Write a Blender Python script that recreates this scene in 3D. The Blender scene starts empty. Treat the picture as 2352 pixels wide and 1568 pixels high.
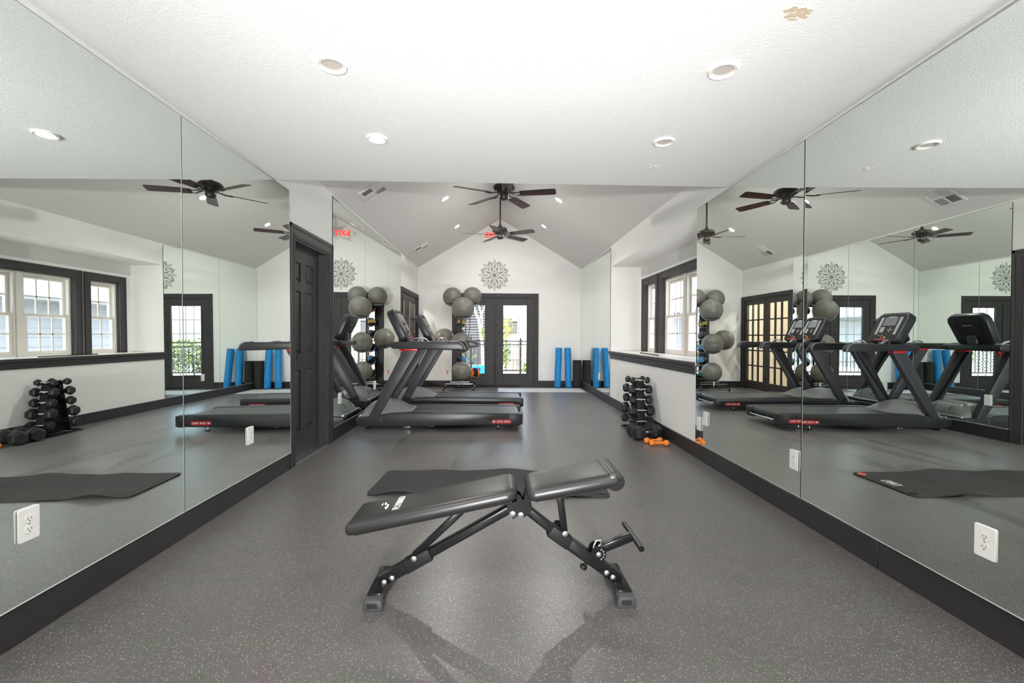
import bpy, bmesh, math, random
from mathutils import Vector, Matrix
random.seed(7)
scn = bpy.context.scene
COL = scn.collection
PI = math.pi
# ------------------------------------------------------------------ camera
F_PX, YAW, PITCH, ROLL, CAM_H = 1045.16, .0327, -.0120, .0051, 1.1298
cy, sy = math.cos(YAW), math.sin(YAW)
fwd = Vector((sy*math.cos(PITCH), cy*math.cos(PITCH), math.sin(PITCH)))
rgt = Vector((cy, -sy, 0)); upv = rgt.cross(fwd)
r2 = math.cos(ROLL)*rgt + math.sin(ROLL)*upv
u2 = -math.sin(ROLL)*rgt + math.cos(ROLL)*upv
cam_d = bpy.data.cameras.new('camera'); cam = bpy.data.objects.new('camera', cam_d); COL.objects.link(cam)
M = Matrix((r2, u2, -fwd)).transposed().to_4x4(); M.translation = (0, 0, CAM_H)
cam.matrix_world = M
cam_d.sensor_width = 36; cam_d.lens = F_PX/2352*36; cam_d.clip_start = .05; cam_d.clip_end = 300
scn.camera = cam
# ------------------------------------------------------------------ world, sun, photographer's flash, exposure
scn.view_settings.view_transform = 'Standard'; scn.view_settings.look = 'None'
scn.view_settings.exposure = 0.36; scn.view_settings.gamma = 1.0
scn.view_settings.use_curve_mapping = False
cyc = scn.cycles
cyc.max_bounces = 16; cyc.diffuse_bounces = 6; cyc.glossy_bounces = 12; cyc.transmission_bounces = 10
cyc.transparent_max_bounces = 16; cyc.sample_clamp_indirect = 6; cyc.blur_glossy = .3
cyc.caustics_reflective = True; cyc.caustics_refractive = False
W = bpy.data.worlds.new('world'); scn.world = W; W.use_nodes = True
wn = W.node_tree.nodes; wl = W.node_tree.links
bgn = wn['Background']; sky = wn.new('ShaderNodeTexSky')
sky.sky_type = 'NISHITA'; sky.sun_disc = False; sky.sun_elevation = math.radians(50); sky.sun_rotation = math.radians(200)
sky.air_density = 1.0; sky.dust_density = 3.0
hz = wn.new('ShaderNodeMix'); hz.data_type = 'RGBA'; hz.inputs[0].default_value = .55; hz.inputs[7].default_value = (.80, .84, .88, 1)   # thin bright haze
wl.new(sky.outputs[0], hz.inputs[6]); wl.new(hz.outputs[2], bgn.inputs[0]); bgn.inputs[1].default_value = 1.9

def lamp(name, kind, loc, power, aim=None, color=(1, 1, 1), **kw):
    d = bpy.data.lights.new(name, kind); d.energy = power; d.color = color
    for k, v in kw.items(): setattr(d, k, v)
    o = bpy.data.objects.new(name, d); COL.objects.link(o); o.location = loc
    if aim is not None:
        o.rotation_euler = (Vector(aim)-Vector(loc)).to_track_quat('-Z', 'Y').to_euler()
    return o
lamp('sun', 'SUN', (0, 0, 20), 9.0, aim=(6, 14, 0), color=(1, .97, .92), angle=.01)
# photographer's two flash heads: one bounced off the ceiling above the camera, one on a low stand behind tilted at the vault
lamp('flash_bounce', 'SPOT', (0.05, -.60, .50), 400, aim=(0.05, .05, 2.4), color=(1, .99, .985),
     spot_size=math.radians(150), spot_blend=1.0, shadow_soft_size=.10)
lamp('flash_stand', 'SPOT', (0.0, -2.0, .82), 960, aim=(0, 8.0, 2.15), color=(1, .99, .985),
     spot_size=math.radians(54), spot_blend=1.0, shadow_soft_size=.05)

# ------------------------------------------------------------------ materials
def mat(name, col, rough=.5, metal=0., spec=.5, emit=None, estr=0., bump=None, noise=None, coat=0., trans=0., ior=1.45):
    m = bpy.data.materials.new(name); m.use_nodes = True
    n = m.node_tree.nodes; l = m.node_tree.links; p = n['Principled BSDF']
    p.inputs['Base Color'].default_value = (*col, 1); p.inputs['Roughness'].default_value = rough
    p.inputs['Metallic'].default_value = metal; p.inputs['Specular IOR Level'].default_value = spec
    p.inputs['IOR'].default_value = ior
    if coat: p.inputs['Coat Weight'].default_value = coat; p.inputs['Coat Roughness'].default_value = .15
    if trans: p.inputs['Transmission Weight'].default_value = trans
    if emit: p.inputs['Emission Color'].default_value = (*emit, 1); p.inputs['Emission Strength'].default_value = estr
    tc = n.new('ShaderNodeTexCoord')
    if noise:  # (scale, amount) gentle colour mottling
        t = n.new('ShaderNodeTexNoise'); t.inputs['Scale'].default_value = noise[0]; t.inputs['Detail'].default_value = 5
        l.new(tc.outputs['Object'], t.inputs['Vector'])
        r = n.new('ShaderNodeValToRGB'); a = noise[1]
        r.color_ramp.elements[0].position = .3; r.color_ramp.elements[1].position = .7
        r.color_ramp.elements[0].color = (*[c*(1-a) for c in col], 1); r.color_ramp.elements[1].color = (*[min(1, c*(1+a)) for c in col], 1)
        l.new(t.outputs['Fac'], r.inputs[0]); l.new(r.outputs[0], p.inputs['Base Color'])
    if bump:   # (scale, strength, distance)
        t = n.new('ShaderNodeTexNoise'); t.inputs['Scale'].default_value = bump[0]; t.inputs['Detail'].default_value = 3
        l.new(tc.outputs['Object'], t.inputs['Vector'])
        b = n.new('ShaderNodeBump'); b.inputs['Strength'].default_value = bump[1]; b.inputs['Distance'].default_value = bump[2]
        l.new(t.outputs['Fac'], b.inputs['Height']); l.new(b.outputs[0], p.inputs['Normal'])
    return m
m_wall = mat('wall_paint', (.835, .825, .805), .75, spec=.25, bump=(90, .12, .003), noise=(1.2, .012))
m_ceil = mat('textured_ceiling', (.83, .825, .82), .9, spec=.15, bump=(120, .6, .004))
m_vault = mat('vault_dim_tone', (.72, .70, .68), .8, spec=.2, bump=(80, .15, .003))  # dimmer light under the vault is put into this greyer base colour
m_trim = mat('charcoal_paint', (.050, .046, .048), .45, spec=.3, noise=(3, .08))
m_base = mat('baseboard_paint', (.034, .030, .034), .42, spec=.4, noise=(2, .12))
m_mirror = mat('mirror_glass', (.86, .91, .875), .0, metal=1.0)
m_edge = mat('mirror_edge', (.02, .03, .025), .3)
m_cream = mat('window_vinyl', (.78, .74, .69), .45)
m_white = mat('white_plastic', (.85, .84, .82), .35)
m_slot = mat('slot_black', (.02, .02, .02), .5)
m_black = mat('black_powdercoat', (.010, .010, .011), .25, spec=.4)
m_blackm = mat('black_matte', (.014, .014, .015), .5, spec=.25)
m_rubber = mat('hex_rubber', (.022, .023, .025), .45, bump=(200, .1, .001))
m_rubfoot = mat('grey_rubber', (.06, .06, .065), .5)
m_chrome = mat('chrome', (.85, .85, .86), .12, metal=1.0)
m_steel = mat('brushed_steel', (.62, .63, .65), .32, metal=1.0)
m_zinc = mat('zinc_bolt', (.75, .8, .82), .3, metal=1.0)
m_leather = mat('black_vinyl', (.020, .019, .019), .36, spec=.6, bump=(160, .08, .002))
m_mat = mat('mat_foam', (.040, .038, .038), .75, spec=.3, bump=(300, .2, .001))
m_pale = mat('pale_mat_foam', (.62, .62, .62), .45, spec=.4)
m_tread_dark = mat('treadmill_charcoal', (.030, .031, .036), .33, spec=.5)
m_tread_side = mat('treadmill_upright_paint', (.048, .048, .056), .40, spec=.5)
m_tread_hood = mat('treadmill_grey_hood', (.21, .212, .215), .33, spec=.5)
m_belt = mat('treadmill_belt', (.055, .055, .056), .45, bump=(400, .2, .001))
m_red = mat('red_plastic', (.75, .012, .018), .35)
m_redlab = mat('red_label', (.48, .012, .02), .35)
m_screen = mat('screen_grey', (.20, .20, .235), .2)
m_screen_light = mat('keypad_grey', (.35, .37, .36), .35)
m_green = mat('green_button', (.35, .62, .12), .4)
m_ball = mat('grey_ball_vinyl', (.165, .158, .140), .38, spec=.5)
m_orange = mat('orange_vinyl', (.95, .27, .035), .42)
m_orangeb = mat('orange_rubber', (.88, .19, .035), .5)
m_mbred = mat('red_rubber', (.35, .025, .02), .5)
m_mbyel = mat('yellow_rubber', (.45, .33, .12), .5)
m_mbpur = mat('plum_rubber', (.10, .075, .115), .5)
m_mbblue = mat('blue_rubber', (.07, .23, .42), .5)
m_mbteal = mat('teal_rubber', (.02, .19, .14), .5)
m_blue = mat('blue_foam', (.012, .235, .58), .55, noise=(9, .15))
m_foamblk = mat('black_foam', (.022, .021, .021), .9, bump=(250, .4, .002))
m_bronze = mat('fan_bronze', (.052, .045, .040), .33, metal=.35)
m_blade = mat('fan_blade_walnut', (.060, .022, .022), .38)
m_lens_off = mat('lamp_lens', (.60, .54, .48), .4)
m_lens_on = mat('lamp_lens_lit', (1, 1, 1), .4, emit=(1, .85, .5), estr=3)
m_lens_warm = mat('lamp_lens_white_lit', (1, 1, 1), .4, emit=(1, .95, .85), estr=4)
m_exit = mat('exit_letters', (.9, .03, .03), .4, emit=(1, .03, .02), estr=1.6)
m_decal = mat('decal_ink', (.05, .046, .04), .6)
m_vent = mat('vent_paint', (.72, .70, .68), .45)
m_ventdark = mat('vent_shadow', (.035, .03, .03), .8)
m_glass = bpy.data.materials.new('window_glass'); m_glass.use_nodes = True
def _glass():
    n = m_glass.node_tree.nodes; l = m_glass.node_tree.links; n.clear()
    o = n.new('ShaderNodeOutputMaterial'); t = n.new('ShaderNodeBsdfTransparent'); g = n.new('ShaderNodeBsdfGlossy')
    g.inputs['Roughness'].default_value = .02; t.inputs[0].default_value = (.93, .95, .94, 1)
    # Schlick reflectance, the same from both sides of the pane
    ge = n.new('ShaderNodeNewGeometry'); dt = n.new('ShaderNodeVectorMath'); dt.operation = 'DOT_PRODUCT'
    l.new(ge.outputs['Normal'], dt.inputs[0]); l.new(ge.outputs['Incoming'], dt.inputs[1])
    def mth(op, a, b=None):
        k = n.new('ShaderNodeMath'); k.operation = op; k.use_clamp = op == 'SUBTRACT'
        for i, v in enumerate((a, b)):
            if v is None: continue
            if isinstance(v, (int, float)): k.inputs[i].default_value = v
            else: l.new(v, k.inputs[i])
        return k.outputs[0]
    fr = mth('ADD', mth('MULTIPLY', mth('POWER', mth('SUBTRACT', 1.0, mth('ABSOLUTE', dt.outputs['Value'])), 5.0), .6), .035)
    mx = n.new('ShaderNodeMixShader')
    l.new(fr, mx.inputs[0]); l.new(t.outputs[0], mx.inputs[1]); l.new(g.outputs[0], mx.inputs[2]); l.new(mx.outputs[0], o.inputs[0])
_glass()
# speckled recycled-rubber floor, in world coordinates so that tiles do not repeat
m_floor = bpy.data.materials.new('speckled_rubber'); m_floor.use_nodes = True
def _floor():
    n = m_floor.node_tree.nodes; l = m_floor.node_tree.links; p = n['Principled BSDF']
    g = n.new('ShaderNodeNewGeometry')
    big = n.new('ShaderNodeTexNoise'); big.inputs['Scale'].default_value = 1.6; big.inputs['Detail'].default_value = 4
    l.new(g.outputs['Position'], big.inputs['Vector'])
    r0 = n.new('ShaderNodeValToRGB'); e = r0.color_ramp.elements
    e[0].position = .3; e[0].color = (.078, .072, .070, 1); e[1].position = .7; e[1].color = (.105, .099, .095, 1)
    l.new(big.outputs['Fac'], r0.inputs[0]); col = r0.outputs[0]
    for sc, c, off in ((5.5, (.096, .080, .084, 1), 0), (7., (.084, .088, .078, 1), 7.3)):      # faint plum and green blotches
        mp = n.new('ShaderNodeMapping'); mp.inputs[1].default_value = (off, off*.7, 0); l.new(g.outputs['Position'], mp.inputs[0])
        q = n.new('ShaderNodeTexNoise'); q.inputs['Scale'].default_value = sc; q.inputs['Detail'].default_value = 2; l.new(mp.outputs[0], q.inputs['Vector'])
        rr = n.new('ShaderNodeMapRange'); rr.inputs[1].default_value = .52; rr.inputs[2].default_value = .68; rr.inputs[4].default_value = .75; l.new(q.outputs['Fac'], rr.inputs[0])
        mx = n.new('ShaderNodeMix'); mx.data_type = 'RGBA'; l.new(rr.outputs[0], mx.inputs[0]); l.new(col, mx.inputs[6]); mx.inputs[7].default_value = c; col = mx.outputs[2]
    for sc, size, c, keep in ((165, .27, (.50, .45, .39, 1), .20), (120, .22, (.34, .25, .24, 1), .14), (210, .28, (.28, .28, .23, 1), .25)):
        v = n.new('ShaderNodeTexVoronoi'); v.inputs['Scale'].default_value = sc; v.feature = 'F1'
        l.new(g.outputs['Position'], v.inputs['Vector'])
        lt = n.new('ShaderNodeMath'); lt.operation = 'LESS_THAN'; lt.inputs[1].default_value = size
        l.new(v.outputs['Distance'], lt.inputs[0])
        sp = n.new('ShaderNodeSeparateColor'); l.new(v.outputs['Color'], sp.inputs[0])
        l2 = n.new('ShaderNodeMath'); l2.operation = 'LESS_THAN'; l2.inputs[1].default_value = keep
        l.new(sp.outputs[0], l2.inputs[0])
        mu = n.new('ShaderNodeMath'); mu.operation = 'MULTIPLY'; l.new(lt.outputs[0], mu.inputs[0]); l.new(l2.outputs[0], mu.inputs[1])
        mx = n.new('ShaderNodeMix'); mx.data_type = 'RGBA'
        l.new(mu.outputs[0], mx.inputs[0]); l.new(col, mx.inputs[6]); mx.inputs[7].default_value = c; col = mx.outputs[2]
    l.new(col, p.inputs['Base Color'])
    p.inputs['Sheen Weight'].default_value = .14; p.inputs['Sheen Roughness'].default_value = .35
    p.inputs['Roughness'].default_value = .33; p.inputs['Specular IOR Level'].default_value = .7
    nb = n.new('ShaderNodeTexNoise'); nb.inputs['Scale'].default_value = 220; l.new(g.outputs['Position'], nb.inputs['Vector'])
    b = n.new('ShaderNodeBump'); b.inputs['Strength'].default_value = .08; b.inputs['Distance'].default_value = .001
    l.new(nb.outputs['Fac'], b.inputs['Height']); l.new(b.outputs[0], p.inputs['Normal'])
_floor()

# ------------------------------------------------------------------ mesh helpers
class MB:
    def __init__(s): s.bm = bmesh.new()
    def box(s, x0, x1, y0, y1, z0, z1):
        v = [s.bm.verts.new((x, y, z)) for x in (x0, x1) for y in (y0, y1) for z in (z0, z1)]
        for f in ((0, 1, 3, 2), (4, 6, 7, 5), (0, 4, 5, 1), (2, 3, 7, 6), (0, 2, 6, 4), (1, 5, 7, 3)):
            s.bm.faces.new([v[i] for i in f])
        return s
    def obox(s, c, size, R=None, taper=1.):
        c = Vector(c); hx, hy, hz = [a/2 for a in size]; v = []
        for x in (-hx, hx):
            for y in (-hy, hy):
                for z in (-hz, hz):
                    p = Vector((x*(taper if z > 0 else 1), y*(taper if z > 0 else 1), z))
                    v.append(s.bm.verts.new(c + (R @ p if R else p)))
        for f in ((0, 1, 3, 2), (4, 6, 7, 5), (0, 4, 5, 1), (2, 3, 7, 6), (0, 2, 6, 4), (1, 5, 7, 3)):
            s.bm.faces.new([v[i] for i in f])
        return s
    def bar(s, p0, p1, w, h, up=(0, 0, 1)):
        """rectangular bar from p0 to p1; w is measured sideways, h along up"""
        p0, p1 = Vector(p0), Vector(p1); d = (p1-p0).normalized(); sd = d.cross(Vector(up)).normalized(); uu = sd.cross(d)
        R = Matrix((d, sd, uu)).transposed()
        return s.obox((p0+p1)/2, ((p1-p0).length, w, h), R)
    def rings(s, rs, cap=True, closed=False):
        vs = [[s.bm.verts.new(p) for p in r] for r in rs]
        n = len(vs[0]); m = len(vs)
        for i in range(m if closed else m-1):
            a, b = vs[i], vs[(i+1) % m]
            for j in range(n):
                try: s.bm.faces.new((a[j], a[(j+1) % n], b[(j+1) % n], b[j]))
                except ValueError: pass
        if cap and not closed: s.bm.faces.new(vs[0][::-1]); s.bm.faces.new(vs[-1])
        return s
    def cyl(s, p0, p1, r0, r1=None, n=14, cap=True):
        r1 = r0 if r1 is None else r1
        return s.tube([p0, p1], [r0, r1], n, cap)
    def tube(s, pts, r, n=12, cap=True, closed=False):
        pts = [Vector(p) for p in pts]; m = len(pts)
        rad = r if isinstance(r, (list, tuple)) else [r]*m
        ref = None; rs = []
        for i, p in enumerate(pts):
            if closed: d = pts[(i+1) % m]-pts[i-1]
            else: d = pts[min(i+1, m-1)]-pts[max(i-1, 0)]
            d.normalize()
            if ref is None:
                ref = Vector((0, 0, 1)) if abs(d.z) < .9 else Vector((1, 0, 0))
            a = d.cross(ref).normalized(); b = a.cross(d).normalized(); ref = b
            rs.append([p + rad[i]*(math.cos(t)*a + math.sin(t)*b) for t in [2*PI*k/n for k in range(n)]])
        return s.rings(rs, cap, closed)
    def lathe(s, prof, c=(0, 0, 0), axis=(0, 0, 1), n=24, cap=True):
        ax = Vector(axis).normalized(); a = ax.orthogonal().normalized(); b = ax.cross(a); c = Vector(c)
        rs = [[c + ax*z + max(r, 1e-4)*(math.cos(t)*a + math.sin(t)*b) for t in [2*PI*k/n for k in range(n)]] for r, z in prof]
        return s.rings(rs, cap)
    def prism(s, pts, axis, a0, a1):
        """pts: 2D polygon; axis 'x': (y,z), 'y': (x,z), 'z': (x,y)"""
        def P(p, a): return {'x': (a, p[0], p[1]), 'y': (p[0], a, p[1]), 'z': (p[0], p[1], a)}[axis]
        A = [s.bm.verts.new(P(p, a0)) for p in pts]; B = [s.bm.verts.new(P(p, a1)) for p in pts]; n = len(pts)
        s.bm.faces.new(A); s.bm.faces.new(B[::-1])
        for i in range(n): s.bm.faces.new((A[i], B[i], B[(i+1) % n], A[(i+1) % n]))
        return s
    def sphere(s, c, r, u=32, v=20):
        bmesh.ops.create_uvsphere(s.bm, u_segments=u, v_segments=v, radius=r, matrix=Matrix.Translation(c)); return s
    def ico(s, c, r, sub=1):
        bmesh.ops.create_icosphere(s.bm, subdivisions=sub, radius=r, matrix=Matrix.Translation(c)); return s
    def build(s, name, m, parent=None, smooth=None, bevel=0, seg=2, bang=35):
        bm = s.bm
        bmesh.ops.recalc_face_normals(bm, faces=bm.faces)
        if bevel:
            ed = [e for e in bm.edges if len(e.link_faces) == 2 and e.calc_face_angle(0) > math.radians(bang)]
            bmesh.ops.bevel(bm, geom=ed, offset=bevel, segments=seg, profile=.5, affect='EDGES', clamp_overlap=True)
            if smooth is None: smooth = 40
        me = bpy.data.meshes.new(name); bm.to_mesh(me); bm.free()
        if smooth:
            me.polygons.foreach_set('use_smooth', [True]*len(me.polygons)); me.set_sharp_from_angle(angle=math.radians(smooth))
        me.materials.append(m)
        o = bpy.data.objects.new(name, me); COL.objects.link(o)
        if parent: o.parent = parent
        return o
def tag(o, label=None, cat=None, group=None, kind=None):
    if label: o['label'] = label
    if cat: o['category'] = cat
    if group: o['group'] = group
    if kind: o['kind'] = kind
    return o
def thing(name, label, cat, loc=(0, 0, 0), rz=0, group=None):
    o = bpy.data.objects.new(name, None); COL.objects.link(o); o.location = loc; o.rotation_euler = (0, 0, rz)
    o.empty_display_size = .1
    return tag(o, label, cat, group)
def struct(o, label=None): return tag(o, label, None, None, 'structure')
def sempty(name, label, loc=(0, 0, 0)):
    o = bpy.data.objects.new(name, None); COL.objects.link(o); o.location = loc; return struct(o, label)
def dup(root, loc, rz, label, group=None):
    r = root.copy(); COL.objects.link(r); r.location = loc; r.rotation_euler = (0, 0, rz); r['label'] = label
    if group: r['group'] = group
    for ch in list(root.children):
        c = ch.copy(); COL.objects.link(c); c.parent = r
        for g in list(ch.children):
            d = g.copy(); COL.objects.link(d); d.parent = c
    return r
def text_mesh(txt, size, name, m, parent, origin, xdir, ydir, ext=.0006, bold=0.):
    cu = bpy.data.curves.new(name, 'FONT'); cu.body = txt; cu.size = size; cu.extrude = ext; cu.offset = bold
    cu.align_x = 'CENTER'; cu.align_y = 'CENTER'; cu.resolution_u = 3
    tmp = bpy.data.objects.new('tmp_text', cu); COL.objects.link(tmp)
    bpy.context.view_layer.update()
    dg = bpy.context.evaluated_depsgraph_get()
    me = bpy.data.meshes.new_from_object(tmp.evaluated_get(dg)); bpy.data.objects.remove(tmp); bpy.data.curves.remove(cu)
    X = Vector(xdir).normalized(); Y = Vector(ydir).normalized(); Z = X.cross(Y)
    T = Matrix((X, Y, Z)).transposed().to_4x4(); T.translation = origin
    me.transform(T); me.name = name; me.materials.clear(); me.materials.append(m)
    o = bpy.data.objects.new(name, me); COL.objects.link(o); o.parent = parent
    return o
def rrect(x0, x1, y0, y1, r, n=5):
    p = []
    for cx, cyy, a0 in ((x1-r, y1-r, 0), (x0+r, y1-r, 90), (x0+r, y0+r, 180), (x1-r, y0+r, 270)):
        for k in range(n+1):
            a = math.radians(a0+90*k/n); p.append((cx+r*math.cos(a), cyy+r*math.sin(a)))
    return p

# ------------------------------------------------------------------ room dimensions (metres, camera at x=0,y=0)
XL, XR = -1.752, 1.879
YB, YH, YF = -2.5, 3.63, 10.113
ZC, ZE, ZR, XRG = 2.342, 2.626, 3.7215, .0591
ZMT, ZB = 2.334, .1376
CSL = .0125          # the flat ceiling rises very slightly towards the camera
YA0, YA1, XB = 4.228, 7.49, 2.38
ZS, ZSO = .89, 2.28
TH = .12

# ------------------------------------------------------------------ floor: slab with jigsaw rubber tiles
floor = struct(MB().box(XL-.3, XR+.9, YB-.3, YF+.3, -.12, -.010).build('floor', m_slot), 'dark speckled rubber tile floor of the gym')
TS, GAP = .61, .0004
def jig_edge(n=8):
    """points of one interlocking edge from 0 to TS, offset sideways by small teeth"""
    pts = []; w = TS/n
    for k in range(n):
        s = 1 if k % 2 == 0 else -1
        a = k*w
        pts += [(a+.10*w, 0), (a+.02*w, .020*s), (a+.98*w, .020*s), (a+.90*w, 0)]
    return pts
JE = jig_edge()
def tile_mesh(a0=0., a1=None, b0=0., b1=None):
    """one tile; a side given as a0/a1 (x) or b0/b1 (y) is cut straight at a wall, the others interlock"""
    A1, B1 = TS if a1 is None else a1, TS if b1 is None else b1
    cl, cr, cb, ct = a0 > 0, a1 is not None, b0 > 0, b1 is not None
    ex = [(a, b) for a, b in JE if a0+.004 < a < A1-.004]; ey = [(a, b) for a, b in JE if b0+.004 < a < B1-.004]
    p = [(a0, b0)]
    if not cb: p += ex
    p.append((A1, b0))
    if not cr: p += [(TS-b, a) for a, b in ey]
    p.append((A1, B1))
    if not ct: p += [(a, TS+b) for a, b in reversed(ex)]
    p.append((a0, B1))
    if not cl: p += [(-b, a) for a, b in reversed(ey)]
    c = TS/2; k = 1-2*GAP/TS; q = []
    for x, y in p:
        if not q or math.hypot(x-q[-1][0], y-q[-1][1]) > 1e-5: q.append((x, y))
    mb = MB().prism([(c+(x-c)*k, c+(y-c)*k) for x, y in q], 'z', -.0098, 0)
    bmesh.ops.recalc_face_normals(mb.bm, faces=mb.bm.faces)
    me = bpy.data.meshes.new('rubber_tile'); mb.bm.to_mesh(me); mb.bm.free(); me.materials.append(m_floor); return me
x_first = -.375-TS*3; y_first = 4.27-TS*12
cache = {}
for i in range(8):
    for j in range(24):
        x0, y0 = x_first+i*TS, y_first+j*TS
        if x0 > XR or y0 > YF or x0+TS < XL or y0+TS < YB: continue
        k = (XL-x0 if x0-.03 < XL else 0., XR-x0 if x0+TS+.03 > XR else None, YB-y0 if y0-.03 < YB else 0., YF-y0 if y0+TS+.03 > YF else None)
        k = tuple(None if v is None else round(max(v, 0.), 4) for v in k)
        if k not in cache: cache[k] = tile_mesh(*k)
        me = cache[k]
        o = bpy.data.objects.new('rubber_tile', me); COL.objects.link(o); o.location = (x0, y0, 0); o.parent = floor

# ------------------------------------------------------------------ ceilings
mb = MB().prism([(YH, ZC), (YH, ZC+.20), (YB-TH, ZC+.20), (YB-TH, ZC+CSL*(YH-YB+TH))], 'x', XL-TH, XR+TH)
ceil_flat = struct(mb.build('ceiling', m_ceil), 'flat textured white ceiling over the front of the gym')
# stains on the flat ceiling (thin uneven flakes of bare plaster)
m_stain = mat('bare_plaster', (.60, .49, .37), .9, bump=(120, .6, .004))
def flake(cx, cyy, sx, syy, n):
    mb = MB(); zc = ZC+CSL*(YH-cyy)
    for k in range(n):
        a = random.uniform(0, 2*PI); rr = random.random()**.6
        px, py = cx+sx*rr*math.cos(a), cyy+syy*rr*math.sin(a); s = random.uniform(.006, .016)
        q = [(px+s*random.uniform(.6, 1.3)*math.cos(t), py+.6*s*random.uniform(.6, 1.3)*math.sin(t)) for t in [k2*PI/3.5 for k2 in range(7)]]
        mb.prism(q, 'z', zc-.0022-.0004*random.random(), zc)
    return mb
tag(flake(1.141, 1.712, .055, .035, 34).build('peeled_patch', m_stain, ceil_flat), 'tan patch of peeling ceiling texture')
m_stain2 = mat('bare_plaster_pale', (.70, .64, .58), .9)
tag(flake(1.112, 3.245, .05, .04, 10).build('peeled_patch', m_stain2, ceil_flat), 'small pale patch of peeling texture')
KL = (ZR-ZE)/(XRG-XL); KR = (ZR-ZE)/(XR-XRG)
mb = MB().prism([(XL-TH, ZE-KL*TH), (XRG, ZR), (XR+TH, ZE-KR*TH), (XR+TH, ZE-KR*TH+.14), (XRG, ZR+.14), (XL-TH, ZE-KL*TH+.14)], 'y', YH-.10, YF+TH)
struct(mb.build('ceiling', m_vault), 'vaulted ceiling over the rear of the gym, greyed for its dimmer light')
# header closing the gap between the flat ceiling and the vault
mb = MB().prism([(XL, ZC+.02), (XR, ZC+.02), (XR, ZE+.03), (XRG, ZR+.03), (XL, ZE+.03)], 'y', YH-.09, YH-.002)
struct(mb.build('wall_header', m_wall), 'white gable header above the end of the flat ceiling')

# ------------------------------------------------------------------ walls
D1Y0, D1Y1, D1Z = 3.985, 4.765, 1.965        # six panel door opening
D3Y0, D3Y1, D3Z = 8.405, 10.04, 1.955        # french doors in the left wall
mb = MB()
for y0, y1, z0, z1 in ((YB, D1Y0, 0, ZE), (D1Y0, D1Y1, D1Z, ZE), (D1Y1, D3Y0, 0, ZE), (D3Y0, D3Y1, D3Z, ZE), (D3Y1, YF, 0, ZE)):
    mb.box(XL-TH, XL, y0, y1, z0, z1)
struct(mb.build('wall_left', m_wall), 'white left wall behind the mirrors and doors')
mb = MB()
mb.box(XR, XR+TH, YB, YA0, 0, ZE); mb.box(XR, XR+TH, YA1, YF, 0, ZE)
mb.box(XR, XR+TH, YA0, YA1, 0, ZS-.03)            # knee wall
mb.box(XR, XR+TH, YA0, YA1, ZSO, ZE)              # wall above the alcove
mb.box(XR+TH, XB+.14, YA0-.1, YA1+.1, ZSO, ZSO+.1)   # alcove soffit
mb.box(XR+TH, XB+.14, YA1, YA1+.1, ZS-.03, ZSO)      # far cheek
mb.box(XR+TH, XB+.14, YA0-.1, YA0, ZS-.03, ZSO)      # near cheek
WIN = [(6.75, 7.27, 'narrow'), (5.115, 6.515, 'wide'), (4.36, 4.88, 'narrow')]
WZ0, WZ1 = ZS+.0, 1.965
edges = [YA0]
for a, b, k in sorted(WIN): edges += [a, b]
edges.append(YA1)
for k in range(0, len(edges), 2): mb.box(XB, XB+.14, edges[k], edges[k+1], ZS-.03, ZSO)
for a, b, k in WIN: mb.box(XB, XB+.14, a, b, WZ1, ZSO)
mb.box(XB, XB+.14, YA0, YA1, 0, ZS-.03)
struct(mb.build('wall_right', m_wall), 'white right wall with a window alcove above a knee wall')
D2X0, D2X1, D2Z = -.91, .83, 1.985
mb = MB()
mb.box(XL-TH, D2X0, YF, YF+TH, 0, ZE); mb.box(D2X1, XR+TH, YF, YF+TH, 0, ZE); mb.box(D2X0, D2X1, YF, YF+TH, D2Z, ZE)
mb.prism([(XL-TH, ZE), (XR+TH, ZE), (XRG, ZR+.08)], 'y', YF, YF+TH)
struct(mb.build('wall_far', m_wall), 'white gable end wall with glazed double doors')
mb = MB().box(XL-TH, XR+TH, YB-TH, YB, 0, ZC+.18)
struct(mb.build('wall_back', m_wall), 'white wall behind the camera')
# sill board and chair rail
mb = MB().box(XR-.012, XB+.1, YA0, YA1, ZS-.03, ZS)
struct(mb.build('trim_1', m_cream), 'pale window sill board over the knee wall')
mb = MB().prism([(XR, .775), (XR-.012, .775), (XR-.016, .79), (XR-.016, .812), (XR-.022, .818), (XR-.022, .84), (XR-.034, .852), (XR-.040, .862), (XR-.040, .886), (XR-.030, .8905), (XR, .8905)], 'y', YA0+.002, YA1-.002)
struct(mb.build('trim_2', m_trim), 'charcoal moulded chair rail along the knee wall')

# baseboards
def baseboard(name, pieces, label):
    mb = MB()
    for b in pieces: mb.box(*b)
    return struct(mb.build(name, m_base, bevel=.003, seg=1), label)
BT = .016
baseboard('baseboard_left', [(XL, XL+BT, YB, D1Y0-.115, 0, ZB), (XL, XL+BT, D1Y1+.125, D3Y0-.09, 0, ZB)], 'near-black baseboard under the left mirrors')
baseboard('baseboard_right', [(XR-BT, XR, YB, 2.15, 0, ZB), (XR-BT, XR, 2.152, 3.82, 0, ZB), (XR-BT, XR, 3.822, YA1, 0, ZB), (XR-BT, XR, YA1, YF, 0, ZB)], 'near-black baseboard along the right wall')
baseboard('baseboard_far', [(XL, D2X0-.09, YF-BT, YF, 0, ZB), (D2X1+.09, XR-BT, YF-BT, YF, 0, ZB)], 'near-black baseboard along the far wall')

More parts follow.
